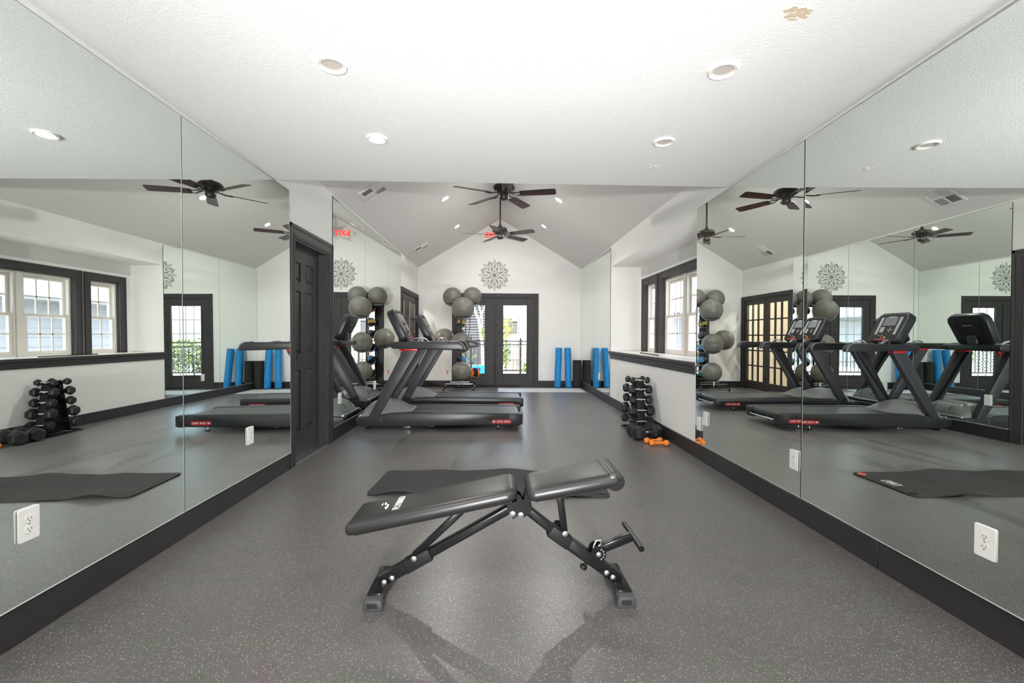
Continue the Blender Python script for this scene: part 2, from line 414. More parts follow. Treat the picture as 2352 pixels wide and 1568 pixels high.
# ------------------------------------------------------------------ mirrors: every panel is one thing
m_polish = mat('polished_glass_edge', (.62, .68, .64), .25)
def mirror(x, y0, y1, z0, z1, ang, label, lean=0.):
    s = 1 if x < 0 else -1
    yc = (y0+y1)/2; h = (y1-y0)/2-.0018
    t = thing('mirror_panel', label, 'mirror', (x+s*(.0045+h*abs(ang)+(z1-z0)*lean), yc, z0), ang)
    t.rotation_euler.y = -s*lean
    MB().box(-.0025, .0025, -h, h, 0, z1-z0).build('glass_back', m_edge, t)
    xs = s*.0028
    mb = MB(); v = [mb.bm.verts.new(p) for p in ((xs, -h+.0015, .0015), (xs, h-.0028, .0015), (xs, h-.0028, z1-z0-.0015), (xs, -h+.0015, z1-z0-.0015))]
    mb.bm.faces.new(v)
    mb.build('mirror_face', m_mirror, t)
    MB().box(xs-.0004, xs+.0004, h-.0026, h-.0002, .003, z1-z0-.003).build('polished_edge', m_polish, t)
    MB().box(xs-.0006, xs+.0012, -h, h, -.0005, .0035).build('bottom_channel', m_polish, t)
    return t
A = math.radians
MIR_ANG = dict(l1=0.0, l2=-.34, r1=-1.05, r2=-.1)   # the panels do not hang quite flat
ZM0 = ZB+.004
mirror(XL, -1.21, .05, ZM0, ZMT, 0, 'tall mirror panel on the left wall at the camera side of the outlet panel')
mirror(XL, .05, 1.295, ZM0, ZMT, 0, 'tall mirror panel on the left wall next to the camera')
mirror(XL, 1.295, 2.577, ZM0, ZMT, A(MIR_ANG['l1']), 'large left mirror panel reflecting the windows, nearest in the photo', .006)
mirror(XL, 2.577, 3.866, ZM0, ZMT, A(MIR_ANG['l2']), 'left mirror panel just before the six-panel door', .006)
mirror(XL, 4.893, 6.093, ZM0, ZE-.02, 0, 'tall mirror panel just beyond the six-panel door')
mirror(XL, 6.093, 7.297, ZM0, ZE-.02, 0, 'middle mirror panel behind the treadmill fronts')
mirror(XL, 7.297, 8.325, ZM0, ZE-.02, 0, 'last left mirror panel beside the french doors')
mirror(XR, -.29, 1.215, ZM0, ZMT, 0, 'mirror panel on the right wall next to the camera')
mirror(XR, 1.215, 2.7275, ZM0, ZMT, A(MIR_ANG['r1']), 'large right mirror panel reflecting the mat, nearest in the photo')
mirror(XR, 2.7275, 4.226, ZM0, ZMT, A(MIR_ANG['r2']), 'right mirror panel ending at the window alcove')
mirror(XR, YA1+.003, 8.79, ZM0, ZE-.02, 0, 'right mirror panel just past the window alcove')
mirror(XR, 8.79, YF-.003, ZM0, ZE-.02, 0, 'right mirror panel in the far corner by the foam rollers')

# ------------------------------------------------------------------ door 1: dark six-panel door in the left wall
def casing(mb, axis, w0, w1, z1, wall, s, cw=.1, th=.018):
    """fluted casing around an opening w0..w1, 0..z1; axis 'y' (wall at x=wall, room on side s) or 'x' (wall at y)"""
    def bx(a0, a1, b0, b1, d0, d1):
        if axis == 'y': mb.box(min(wall+s*d0, wall+s*d1), max(wall+s*d0, wall+s*d1), a0, a1, b0, b1)
        else: mb.box(a0, a1, min(wall+s*d0, wall+s*d1), max(wall+s*d0, wall+s*d1), b0, b1)
    for a0, sg in ((w0, -1), (w1, 1)):
        lo, hi = sorted((a0, a0+sg*cw))
        bx(lo, hi, 0, z1+cw, 0, th*.7)
        o0, o1 = sorted((a0+sg*cw, a0+sg*cw*.72)); bx(o0, o1, 0, z1+cw, th*.7, th)
        o0, o1 = sorted((a0+sg*cw*.30, a0+sg*cw*.12)); bx(o0, o1, 0, z1+cw*.2, th*.7, th*.9)
    bx(w0, w1, z1, z1+cw, 0, th*.7); bx(w0-cw, w1+cw, z1+cw*.72, z1+cw, th*.7, th); bx(w0-cw*.3, w1+cw*.3, z1+cw*.12, z1+cw*.30, th*.7, th*.9)
def jamb_y(mb, x0, x1, y0, y1, z1, t=.018):
    mb.box(x0, x1, y0, y0+t, 0, z1); mb.box(x0, x1, y1-t, y1, 0, z1); mb.box(x0, x1, y0+t, y1-t, z1-t, z1)
d1 = sempty('door_1', 'dark six-panel door between the left mirrors', (XL, (D1Y0+D1Y1)/2, 0))
O = Vector((XL, (D1Y0+D1Y1)/2, 0))
hw = (D1Y1-D1Y0)/2
mb = MB(); casing(mb, 'y', -hw, hw, D1Z, 0, 1, .112, .022); mb.build('casing', m_trim, d1, bevel=.003, seg=1)
mb = MB(); jamb_y(mb, -TH, 0, -hw, hw, D1Z); mb.build('jamb', m_trim, d1)
SX = -.085                               # slab face
sw = hw-.021
xs = [-sw, -sw+.115, -.055, .055, sw-.115, sw]
zs = [.008, .24, .80, .955, 1.535, 1.62, 1.80, D1Z-.022]
mb = MB()
for a, b in ((0, 1), (2, 3), (4, 5)): mb.box(SX-.035, SX, xs[a], xs[b], zs[0], zs[-1])
for a, b in ((1, 2), (3, 4)):
    for c, d in ((0, 1), (2, 3), (4, 5), (6, 7)): mb.box(SX-.035, SX, xs[a], xs[b], zs[c], zs[d])
mb.build('door_slab', m_trim, d1)
for a, b in ((1, 2), (3, 4)):
    for c, d in ((1, 2), (3, 4), (5, 6)):
        y0, y1, z0, z1 = xs[a], xs[b], zs[c], zs[d]; mb = MB()
        mb.rings([[(SX-.012, y0, z0), (SX-.012, y1, z0), (SX-.012, y1, z1), (SX-.012, y0, z1)],
                  [(SX-.014, y0+.012, z0+.012), (SX-.014, y1-.012, z0+.012), (SX-.014, y1-.012, z1-.012), (SX-.014, y0+.012, z1-.012)],
                  [(SX-.003, y0+.035, z0+.035), (SX-.003, y1-.035, z0+.035), (SX-.003, y1-.035, z1-.035), (SX-.003, y0+.035, z1-.035)]], cap=True)
        mb.build('door_panel', m_trim, d1)
mb = MB().lathe([(.026, 0), (.026, .006), (.012, .01), (.010, .035), (.024, .045), (.027, .06), (.018, .07), (0, .072)], (SX, -sw+.06, .93), (1, 0, 0), 16)
mb.build('door_knob', m_black, d1, smooth=40)
mb = MB().box(-TH, .004, -hw, hw, -.002, .006); mb.build('threshold', m_steel, d1)

# ------------------------------------------------------------------ door 2: glazed double doors in the far wall
d2 = sempty('door_2', 'charcoal glazed double doors in the far wall', ((D2X0+D2X1)/2, YF, 0))
hw2 = (D2X1-D2X0)/2; cx2 = (D2X0+D2X1)/2
mb = MB(); casing(mb, 'x', -hw2, hw2, D2Z, 0, -1, .088, .022); mb.build('casing', m_trim, d2, bevel=.003, seg=1)
mb = MB(); t = .02
mb.box(-hw2, -hw2+t, 0, TH, 0, D2Z); mb.box(hw2-t, hw2, 0, TH, 0, D2Z); mb.box(-hw2+t, hw2-t, 0, TH, D2Z-t, D2Z); mb.box(-hw2, hw2, -.005, TH, 0, .028)
mb.build('jamb', m_trim, d2)
m_muntin = mat('grille_white', (.62, .62, .62), .5)
def glass_leaf(parent, x0, x1, gx0, gx1, gz0, gz1, z1, lab):
    mb = MB(); y0, y1 = .012, .056
    mb.box(x0, gx0, y0, y1, .03, z1); mb.box(gx1, x1, y0, y1, .03, z1)
    mb.box(gx0, gx1, y0, y1, .03, gz0); mb.box(gx0, gx1, y0, y1, gz1, z1)
    for a0, a1, b0, b1 in ((gx0-.028, gx0+.004, gz0-.028, gz1+.028), (gx1-.004, gx1+.028, gz0-.028, gz1+.028)): mb.box(a0, a1, y0-.008, y0, b0, b1)
    for b0, b1 in ((gz0-.028, gz0+.004), (gz1-.004, gz1+.028)): mb.box(gx0, gx1, y0-.008, y0, b0, b1)
    leaf = mb.build('door_leaf', m_trim, parent, bevel=.002, seg=1)
    MB().box(gx0, gx1, .030, .036, gz0, gz1).build('glass_pane', m_glass, leaf)
    mb = MB()
    for k in (1, 2): xx = gx0+(gx1-gx0)*k/3; mb.box(xx-.007, xx+.007, .037, .043, gz0, gz1)
    for k in (1, 2, 3, 4): zz = gz0+(gz1-gz0)*k/5; mb.box(gx0, gx1, .037, .043, zz-.007, zz+.007)
    tag(mb.build('muntin_grid', m_muntin, leaf), 'white grille bars behind the glass')
    return leaf
L = glass_leaf(d2, -hw2+.022, -.041-cx2-.002, -.796-cx2, -.272-cx2, .292, 1.81, D2Z-.022, '')
R_ = glass_leaf(d2, -.041-cx2+.002, hw2-.022, .133-cx2, .655-cx2, .292, 1.81, D2Z-.022, '')
mb = MB().box(-.041-cx2-.022, -.041-cx2+.022, -.006, .012, .03, D2Z-.024); mb.build('astragal', m_trim, d2, bevel=.004)
hx = .046-cx2
mb = MB().box(hx-.022, hx+.022, -.004, .012, .90, 1.10); mb.cyl((hx, -.004, 1.03), (hx, -.045, 1.03), .010); mb.bar((hx-.005, -.045, 1.03), (hx+.10, -.047, 1.03), .012, .018)
mb.build('lever_handle', m_bronze, d2, bevel=.002)
mb = MB().lathe([(.026, 0), (.026, .012), (.018, .018), (0, .019)], (hx, .004, 1.2), (0, -1, 0), 16); mb.build('deadbolt', m_bronze, d2, smooth=40)

# ------------------------------------------------------------------ door 3: pair of fifteen-lite french doors in the left wall
d3 = sempty('door_3', 'charcoal fifteen-lite french doors at the far end of the left wall', (XL, (D3Y0+D3Y1)/2, 0))
hw3 = (D3Y1-D3Y0)/2
mb = MB(); casing(mb, 'y', -hw3, hw3, D3Z, 0, 1, .07, .02); mb.build('casing', m_trim, d3, bevel=.003, seg=1)
mb = MB(); jamb_y(mb, -TH, 0, -hw3, hw3, D3Z); mb.build('jamb', m_trim, d3)
lw = hw3-.02
for a, b in ((-lw, -.004), (.004, lw)):
    x0, x1 = -.062, -.022
    g0, g1, z0, z1 = a+.085, b-.085, .19, 1.83
    mb = MB(); mb.box(x0, x1, a, g0, .01, D3Z-.022); mb.box(x0, x1, g1, b, .01, D3Z-.022); mb.box(x0, x1, g0, g1, .01, z0); mb.box(x0, x1, g0, g1, z1, D3Z-.022)
    pw, ph = (g1-g0)/3, (z1-z0)/5
    for k in (1, 2): mb.box(x0+.006, x1-.002, g0+k*pw-.013, g0+k*pw+.013, z0, z1)
    for k in (1, 2, 3, 4): mb.box(x0+.006, x1-.002, g0, g1, z0+k*ph-.013, z0+k*ph+.013)
    leaf = mb.build('door_leaf', m_trim, d3)
    for i in range(3):
        for j in range(5):
            MB().box(-.044, -.040, g0+i*pw+.008, g0+(i+1)*pw-.008, z0+j*ph+.008, z0+(j+1)*ph-.008).build('glass_pane', m_glass, leaf)
mb = MB(); mb.lathe([(.024, 0), (.024, .005), (.011, .01), (.010, .03), (.023, .042), (.02, .058), (0, .062)], (-.022, .045, .93), (1, 0, 0), 14)
mb.build('door_knob', m_black, d3, smooth=40)
# the tan hall behind those doors
m_hall = mat('hall_paint', (.74, .66, .55), .8)
mb = MB(); mb.box(XL-1.35, XL-1.25, D3Y0-.8, D3Y1+.5, -.02, 2.5); mb.box(XL-1.25, XL-TH, D3Y0-.8, D3Y0-.7, -.02, 2.5); mb.box(XL-1.25, XL-TH, D3Y1+.4, D3Y1+.5, -.02, 2.5)
mb.box(XL-1.25, XL-TH, D3Y0-.7, D3Y1+.4, 2.4, 2.5); mb.box(XL-1.25, XL-TH, D3Y0-.7, D3Y1+.4, -.02, 0)
struct(mb.build('wall_hall', m_hall), 'tan hall seen through the french door panes')
lamp('hall_lamp', 'POINT', (XL-.6, (D3Y0+D3Y1)/2, 2.2), 60, color=(1, .97, .93), shadow_soft_size=.1)

# ------------------------------------------------------------------ windows of the alcove
def sash(parent, y0, y1, z0, z1, xin, cols, rows, fw=.04):
    mb = MB(); x0, x1 = xin, xin+.035
    mb.box(x0, x1, y0, y0+fw, z0, z1); mb.box(x0, x1, y1-fw, y1, z0, z1); mb.box(x0, x1, y0+fw, y1-fw, z0, z0+fw); mb.box(x0, x1, y0+fw, y1-fw, z1-fw, z1)
    s = mb.build('sash', m_cream, parent)
    pw, ph = (y1-y0-2*fw)/cols, (z1-z0-2*fw)/rows
    mb = MB()
    for k in range(1, cols): mb.box(xin+.010, xin+.024, y0+fw+k*pw-.009, y0+fw+k*pw+.009, z0+fw, z1-fw)
    for k in range(1, rows): mb.box(xin+.010, xin+.024, y0+fw, y1-fw, z0+fw+k*ph-.009, z0+fw+k*ph+.009)
    mb.build('muntin', m_cream, s)
    for i in range(cols):
        for j in range(rows):
            MB().box(xin+.0155, xin+.0185, y0+fw+i*pw+.006, y0+fw+(i+1)*pw-.006, z0+fw+j*ph+.006, z0+fw+(j+1)*ph-.006).build('glass_pane', m_glass, s)
def window(idx, a, b, units, label):
    w = sempty('window_%d' % idx, label, (0, 0, 0))
    mb = MB(); t = .10
    x0, x1 = XB-.022, XB
    mb.box(x0, x1, a-t, a, ZS, WZ1+t); mb.box(x0, x1, b, b+t, ZS, WZ1+t); mb.box(x0, x1, a, b, WZ1, WZ1+t)
    mb.box(x0-.006, x0, a-t, a-t+.025, ZS, WZ1+t); mb.box(x0-.006, x0, b+t-.025, b+t, ZS, WZ1+t); mb.box(x0-.006, x0, a-t+.025, b+t-.025, WZ1+t-.025, WZ1+t)
    mb.box(XB, XB+.06, a, a+.012, ZS, WZ1); mb.box(XB, XB+.06, b-.012, b, ZS, WZ1); mb.box(XB, XB+.06, a+.012, b-.012, WZ1-.012, WZ1)
    mb.build('casing', m_trim, w, bevel=.003, seg=1)
    n = units; gap = .07; uw = (b-a-.024-(n-1)*gap)/n
    for k in range(n):
        y0 = a+.012+k*(uw+gap); y1 = y0+uw; z0, z1 = ZS+.003, WZ1-.012; fr = .032
        mb = MB(); xa, xb = XB+.045, XB+.13
        mb.box(xa, xb, y0, y0+fr, z0, z1); mb.box(xa, xb, y1-fr, y1, z0, z1); mb.box(xa, xb, y0+fr, y1-fr, z0, z0+fr*.7); mb.box(xa, xb, y0+fr, y1-fr, z1-fr, z1)
        mb.build('window_frame', m_cream, w)
        zm = (z0+z1)/2-.01; cols = 3 if n > 1 else 2
        sash(w, y0+fr+.001, y1-fr-.001, zm-.018, z1-fr-.001, XB+.090, cols, 2)
        sash(w, y0+fr+.001, y1-fr-.001, z0+fr*.7+.001, zm+.022, XB+.052, cols, 2)
        if k < n-1: MB().box(XB+.03, XB+.13, y1, y1+gap, z0, z1).build('mullion', m_cream, w)
    return w
for i, (a, b, k) in enumerate(WIN):
    window(i+1, a, b, 2 if k == 'wide' else 1,
           ['narrow white double-hung window nearest the far end of the alcove', 'wide paired white double-hung window in the middle of the alcove', 'narrow white double-hung window at the near end of the alcove'][i])
t = thing('sash_bar', 'thin black bar lying on the pale sill under the wide window', 'bar', (2.02, 6.05, ZS))
MB().bar((0, -.42, .006), (.05, .42, .006), .014, .012).build('rod', m_blackm, t); MB().box(.04, .062, .42, .445, 0, .014).build('end_cap', m_blackm, t)

# ================================================================== exterior beyond the far doors
m_conc = mat('pale_concrete', (.62, .60, .56), .85, noise=(.6, .1))
struct(MB().box(-30, 40, YF+.3, 60, -.3, -.05).build('ground', m_conc), 'pale sunlit paving outside the far doors')
struct(MB().box(XB+.3, 30, -12, YF+.3, -.3, -.05).build('ground', m_conc), 'pale sunlit paving outside the alcove windows')
m_bwhite = mat('white_siding', (.82, .82, .80), .7)
m_bgrey = mat('grey_siding', (.20, .21, .23), .7)
m_dark = mat('dark_glass', (.02, .022, .024), .4, spec=.2)
m_louv = mat('dark_louvre', (.035, .037, .045), .6)
m_leaf = mat('leaf_green', (.16, .24, .05), .7, noise=(6, .5))
m_leaf2 = mat('leaf_yellow_green', (.36, .34, .08), .7, noise=(6, .4))
m_bark = mat('pale_bark', (.55, .50, .44), .8)
def siding_wall(parent, axis, at, a0, a1, z0, z1, m, s, step=.18, name='siding'):
    mb = MB(); z = z0
    while z < z1-.01:
        zz = min(z+step, z1)
        if axis == 'y':  # wall in the plane x=at, boards along y
            mb.prism([(at, z), (at+s*.03, z), (at+s*.008, zz), (at, zz)], 'y', a0, a1)
        else:
            mb.prism([(at, z), (at+s*.03, z), (at+s*.008, zz), (at, zz)], 'x', a0, a1)
        z = zz
    o = mb.build(name, m, parent); o['kind'] = 'stuff'; return o
# white building across the pool court
b = thing('apartment_building', 'white two-storey building with dark windows across the court outside', 'building', (2, 40, -.05))
MB().box(-16, 18, .05, 6, 0, 7.4).build('wall', m_bwhite, b)
siding_wall(b, 'x', .05, -16, 18, .3, 7.2, m_bwhite, -1, .3)
mb = MB().prism([(-.9, 7.3), (6.6, 7.3), (6.6, 7.5), (2.9, 9.6), (-.9, 7.5)], 'x', -16.6, 18.6); mb.build('roof', m_bgrey, b)
for zz in (1.35, 4.3):
    for xx in (-14, -10.5, -7, -3.6, -.62, 2.6, 6, 9.5, 13):
        f = MB().box(xx-.55, xx+.55, -.03, .06, zz-.08, zz+1.25).build('window', m_bwhite, b)
        MB().box(xx-.40, xx+.40, -.05, -.03, zz+.04, zz+1.13).build('pane', m_dark, f)
        mb = MB()
        for k in range(7): mb.box(xx-.4, xx+.4, -.058, -.05, zz+.12+k*.13, zz+.16+k*.13)
        mb.build('blind', m_bgrey, f)
# dark louvred pool house at left
b = thing('pool_house', 'dark louvred shed outside the left glass door', 'building', (-1.10, 18.5, -.05))
MB().box(-1.6, .82, .05, 3, 0, 3.3).build('wall', m_louv, b)
for k in range(22): MB().bar((-1.4, -.02, .95+k*.105), (.80, -.02, .95+k*.105), .05, .085, up=(0, .35, 1)).build('louvre_slat', m_louv, b)
MB().box(-1.45, -1.38, -.06, .05, .8, 3.3).build('post', m_bwhite, b)
MB().box(-1.8, 1.0, -.4, 3.2, 3.3, 3.45).build('roof', m_bgrey, b)
# pool fence
b = thing('pool_fence', 'black metal fence with lattice along the court outside', 'fence', (0, 14, -.05))
MB().box(-5, 5.4, -.02, .02, 1.00, 1.04).build('rail', m_blackm, b); MB().box(-5, 5.4, -.02, .02, .90, .93).build('rail', m_blackm, b); MB().box(-5, 5.4, -.02, .02, .10, .14).build('rail', m_blackm, b)
for xx in (-4.6, -2.7, -.8, .72, 2.7, 4.6): MB().box(xx-.03, xx+.03, -.03, .03, 0, 1.12).build('post', m_blackm, b)
mb = MB(); x = -4.9
while x < 5.3: mb.box(x-.007, x+.007, -.007, .007, .14, .9); x += .12
tag(mb.build('picket', m_blackm, b), kind='stuff')
mb = MB(); x = -5.0
while x < -.3:
    mb.bar((x, .03, .15), (x+.75, .03, .9), .006, .014, up=(0, 1, 0)); mb.bar((x+.75, .036, .15), (x, .036, .9), .006, .014, up=(0, 1, 0)); x += .1
tag(mb.build('lattice', m_blackm, b), kind='stuff')
def leafy(parent, name, c, rad, n, m, s=.07):
    mb = MB()
    for k in range(n):
        d = Vector((random.gauss(0, 1), random.gauss(0, 1), random.gauss(0, 1))).normalized()*random.random()**.4
        p = Vector(c)+Vector((d.x*rad[0], d.y*rad[1], d.z*rad[2])); a = Vector((random.gauss(0, 1), random.gauss(0, 1), random.gauss(0, 1))).normalized()
        bb = a.orthogonal().normalized(); q = a.cross(bb); e = s*random.uniform(.6, 1.3)
        vs = [mb.bm.verts.new(p+v) for v in (bb*e, q*e*.45, -bb*e, -q*e*.45)]
        mb.bm.faces.new(vs); 
    o = mb.build(name, m, parent); o['kind'] = 'stuff'; return o
b = thing('climbing_shrub', 'tall yellow-green shrub outside the right glass door', 'shrub', (.30, 15.0, -.05))
MB().tube([(0, 0, 0), (.03, .02, .9), (-.02, 0, 1.7)], [.03, .022, .01], 8).build('stem', m_bark, b)
leafy(b, 'foliage', (-.02, 0, .62), (.18, .18, .62), 420, m_leaf, .05); leafy(b, 'foliage', (0, 0, 1.42), (.22, .20, .50), 420, m_leaf2, .05)
b = thing('hedge', 'low clipped green hedge behind the fence outside', 'hedge', (-2.6, 15.2, -.05))
leafy(b, 'foliage', (0, 0, .55), (1.9, .35, .6), 1500, m_leaf, .07)
MB().tube([(-1.5, 0, 0), (-1.5, 0, .5)], .02, 6).build('stem', m_bark, b); MB().tube([(1.2, 0, 0), (1.2, 0, .5)], .02, 6).build('stem', m_bark, b)
b = thing('brick_pillar', 'pale brick pillar by the fence outside the right glass door', 'pillar', (.66, 14.6, -.05))
m_brick = mat('pale_brick', (.52, .34, .27), .85, noise=(8, .25)); m_mort = mat('mortar', (.7, .68, .64), .9)
MB().box(-.145, .145, -.145, .145, 0, .98).build('core', m_mort, b)
for k in range(12):
    for s in (-1, 1):
        sh = .04 if k % 2 else -.04; a, c = ((-.15, sh-.004) if s < 0 else (sh+.004, .15))
        MB().box(a, c, -.152, .152, .006+k*.08, .076+k*.08).build('brick', m_brick, b)
MB().box(-.18, .18, -.18, .18, .98, 1.04).build('cap', m_mort, b)
b = thing('bare_tree', 'pale bare tree leaning outside the left glass door', 'tree', (-.95, 16.2, -.05))
for pts, r in (([(.45, 0, 0), (.42, 0, .9), (.30, 0, 1.7), (.0, 0, 2.5), (-.5, 0, 3.4)], [.06, .05, .045, .04, .03]), ([(.38, 0, 1.2), (.42, 0, 1.8), (.2, .05, 2.6), (.05, 0, 3.2)], [.03, .026, .02, .014]), ([(.3, 0, 1.7), (.5, 0, 2.2), (.6, 0, 2.9)], [.03, .022, .012])):
    MB().tube(pts, r, 8).build('branch', m_bark, b, smooth=60)
leafy(b, 'foliage', (.42, 0, 1.25), (.12, .2, .3), 120, m_leaf, .05)
b = thing('pool_bench', 'black slatted bench with side arms outside the left glass door', 'bench', (-.98, 13.0, -.05))
for k in range(4): MB().box(-.40, .02, -.2+k*.11, -.12+k*.11, .44, .46).build('seat_slat', m_blackm, b)
for xx in (-.34, -.06):
    for yy in (-.17, .17): MB().box(xx-.015, xx+.015, yy-.015, yy+.015, 0, .44).build('leg', m_blackm, b)
MB().bar((.06, 0, .12), (.30, 0, .42), .02, .03).build('arm', m_blackm, b); MB().bar((.30, 0, .05), (.30, 0, .42), .02, .03).build('arm', m_blackm, b)
m_pblue = mat('pool_blue', (.02, .30, .75), .4, noise=(14, .5))
b = thing('painted_board', 'bright blue painted board standing outside the left glass door', 'board', (-.48, 12.4, -.05))
MB().box(-.20, .17, -.012, .012, 0, .38).build('panel', m_pblue, b, bevel=.004)
MB().lathe([(.055, 0), (.055, .004), (0, .005)], (-.02, -.012, .27), (0, -1, 0), 18).build('emblem', mat('navy', (.01, .02, .22), .5), b)
for xx in (-.17, .14): MB().bar((xx, .012, .3), (xx, .16, 0), .02, .02, up=(1, 0, 0)).build('leg', m_blackm, b)
b = thing('potted_bush', 'small dark green bush on the paving outside the right glass door', 'bush', (.86, 13.1, -.05))
leafy(b, 'foliage', (0, 0, .26), (.14, .14, .16), 160, m_leaf, .05); MB().lathe([(.07, 0), (.1, .14), (.09, .14), (0, .13)], n=14).build('pot', m_mort, b)
# neighbouring house outside the alcove windows
b = thing('neighbour_house', 'grey and white lap-sided house outside the alcove windows', 'building', (6.2, 6, -.05))
MB().box(.05, 4, -9, 16, 0, 6).build('wall', m_bwhite, b)
siding_wall(b, 'y', .05, -9, 16, 2.35, 6, m_bwhite, -1, .2, 'white_siding')
m_bg2 = mat('blue_grey_siding', (.30, .31, .34), .7)
siding_wall(b, 'y', .05, -9, 16, 0, 1.95, m_bg2, -1, .2, 'grey_siding')
MB().prism([(.05, 1.95), (-.55, 1.95), (-.55, 2.02), (.05, 2.40)], 'y', -9, 16).build('porch_roof', m_bgrey, b)
for yy in (-6, -3, 0, 2.2, 4.4, 6.6, 9): MB().box(-.45, -.33, yy-.06, yy+.06, 0, 1.95).build('post', m_bwhite, b)

# ================================================================== ceiling fixtures
def downlight(loc, normal, r, lens, label, group=None, power=0, col=(1, .9, .72), spread=110):
    t = thing('recessed_light', label, 'light', loc, 0, group)
    q = Vector((0, 0, -1)).rotation_difference(Vector(normal)); t.rotation_mode = 'QUATERNION'; t.rotation_quaternion = q
    MB().lathe([(r, 0), (r, -.006), (r*.93, -.013), (r*.72, -.010), (r*.66, -.002), (r*.66, 0)], n=36, cap=False).build('trim_ring', m_white, t, smooth=50)
    MB().lathe([(r*.665, -.0015), (r*.66, -.004), (0.0, -.0045)], n=30, cap=False).build('lens', lens, t, smooth=60)
    if power:      # the lens is the light: a disc just under it
        n = Vector(normal).normalized(); p = Vector(loc)+n*.0065
        lamp('downlight_lamp', 'AREA', p, power, aim=p+n, color=col, shape='DISK', size=r*1.25, spread=math.radians(spread))
    return t
downlight((-.755, 2.108, ZC+CSL*(YH-2.108)), (0, 0, -1), .066, m_lens_off, 'recessed round ceiling light with dim tan lens, front left of the flat ceiling')
downlight((1.034, 2.077, ZC+CSL*(YH-2.077)), (0, 0, -1), .066, m_lens_off, 'recessed round ceiling light with dim tan lens, front right of the flat ceiling')
downlight((-.75, 2.862, ZC+CSL*(YH-2.862)), (0, 0, -1), .064, m_lens_warm, 'lit recessed round light at the rear left of the flat ceiling', None, 7.5, (1, .96, .9), 150)
downlight((1.038, 2.828, ZC+CSL*(YH-2.828)), (0, 0, -1), .064, m_lens_off, 'recessed round ceiling light with dim tan lens, rear right of the flat ceiling')
downlight((-.76, .55, ZC+CSL*(YH-.55)), (0, 0, -1), .066, m_lens_off, 'added fill light in a round ceiling fitting, out of view above the camera on the left side', None, 14, (1, .97, .93), 150)  # unseen pair of lamps added as fill for the near floor
downlight((1.03, .55, ZC+CSL*(YH-.55)), (0, 0, -1), .066, m_lens_off, 'added fill light in a round ceiling fitting, out of view above the camera on the right side', None, 14, (1, .97, .93), 150)
def vz(x): return ZR-KL*(XRG-x) if x < XRG else ZR-KR*(x-XRG)
nL = Vector((KL, 0, -1)).normalized(); nR = Vector((-KR, 0, -1)).normalized()
for x, y, lab in ((-.80, 6.92, 'small lit downlight on the left vault slope beside the nearer fan'), (.93, 6.90, 'small lit downlight on the right vault slope beside the nearer fan'),
                  (-.78, 8.72, 'small lit downlight on the left vault slope beside the farther fan'), (.885, 8.66, 'small lit downlight on the right vault slope beside the farther fan')):
    n = nL if x < 0 else nR
    downlight((x, y, vz(x)), n, .066, m_lens_on, lab, None, 24 if y < 8 else 8, (1, .975, .93), 170)
def vent(x, y, w, h, label):
    """square diffuser on the left slope; w along y, h along the slope"""
    t = thing('air_vent', label, 'vent', (x, y, vz(x)), 0)
    q = Vector((1, 0, KL)).normalized(); R = Matrix((q, Vector((0, 1, 0)), q.cross(Vector((0, 1, 0))))).transposed()
    t.rotation_euler = R.to_euler()
    a, b_, f = h/2, w/2, .032     # local x up the slope, y along the room, z away from the room
    z0, z1 = -.012, 0
    mb = MB(); mb.box(-a, a, -b_, -b_+f, z0, z1); mb.box(-a, a, b_-f, b_, z0, z1); mb.box(-a, -a+f, -b_+f, b_-f, z0, z1); mb.box(a-f, a, -b_+f, b_-f, z0, z1)
    mb.box(-.007, .007, -b_+f, b_-f, z0, z1); mb.box(-a+f, a-f, -.007, .007, z0, z1)
    mb.build('frame', m_vent, t, bevel=.002, seg=1)
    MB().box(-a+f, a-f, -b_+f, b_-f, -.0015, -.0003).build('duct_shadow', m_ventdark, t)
    mb = MB()
    for sx in (-1, 1):
        for sy_ in (-1, 1):
            n = 8; L0 = a-f-.007; B0 = b_-f-.007
            for k in range(n):
                if (sx*sy_) > 0:
                    xx = sx*(.007+(k+.5)*L0/n); mb.bar((xx, sy_*.007, -.007), (xx, sy_*(b_-f), -.007), .002, .012, up=(sx*.6, 0, 1))
                else:
                    yy = sy_*(.007+(k+.5)*B0/n); mb.bar((sx*.007, yy, -.007), (sx*(a-f), yy, -.007), .002, .012, up=(0, sy_*.6, 1))
    tag(mb.build('louvres', m_vent, t), kind='stuff')
vent(-1.447, 5.38, .34, .32, 'square louvred ceiling vent on the left slope near the header')
vent(-1.447, 8.755, .34, .32, 'square louvred ceiling vent on the left slope near the far wall')

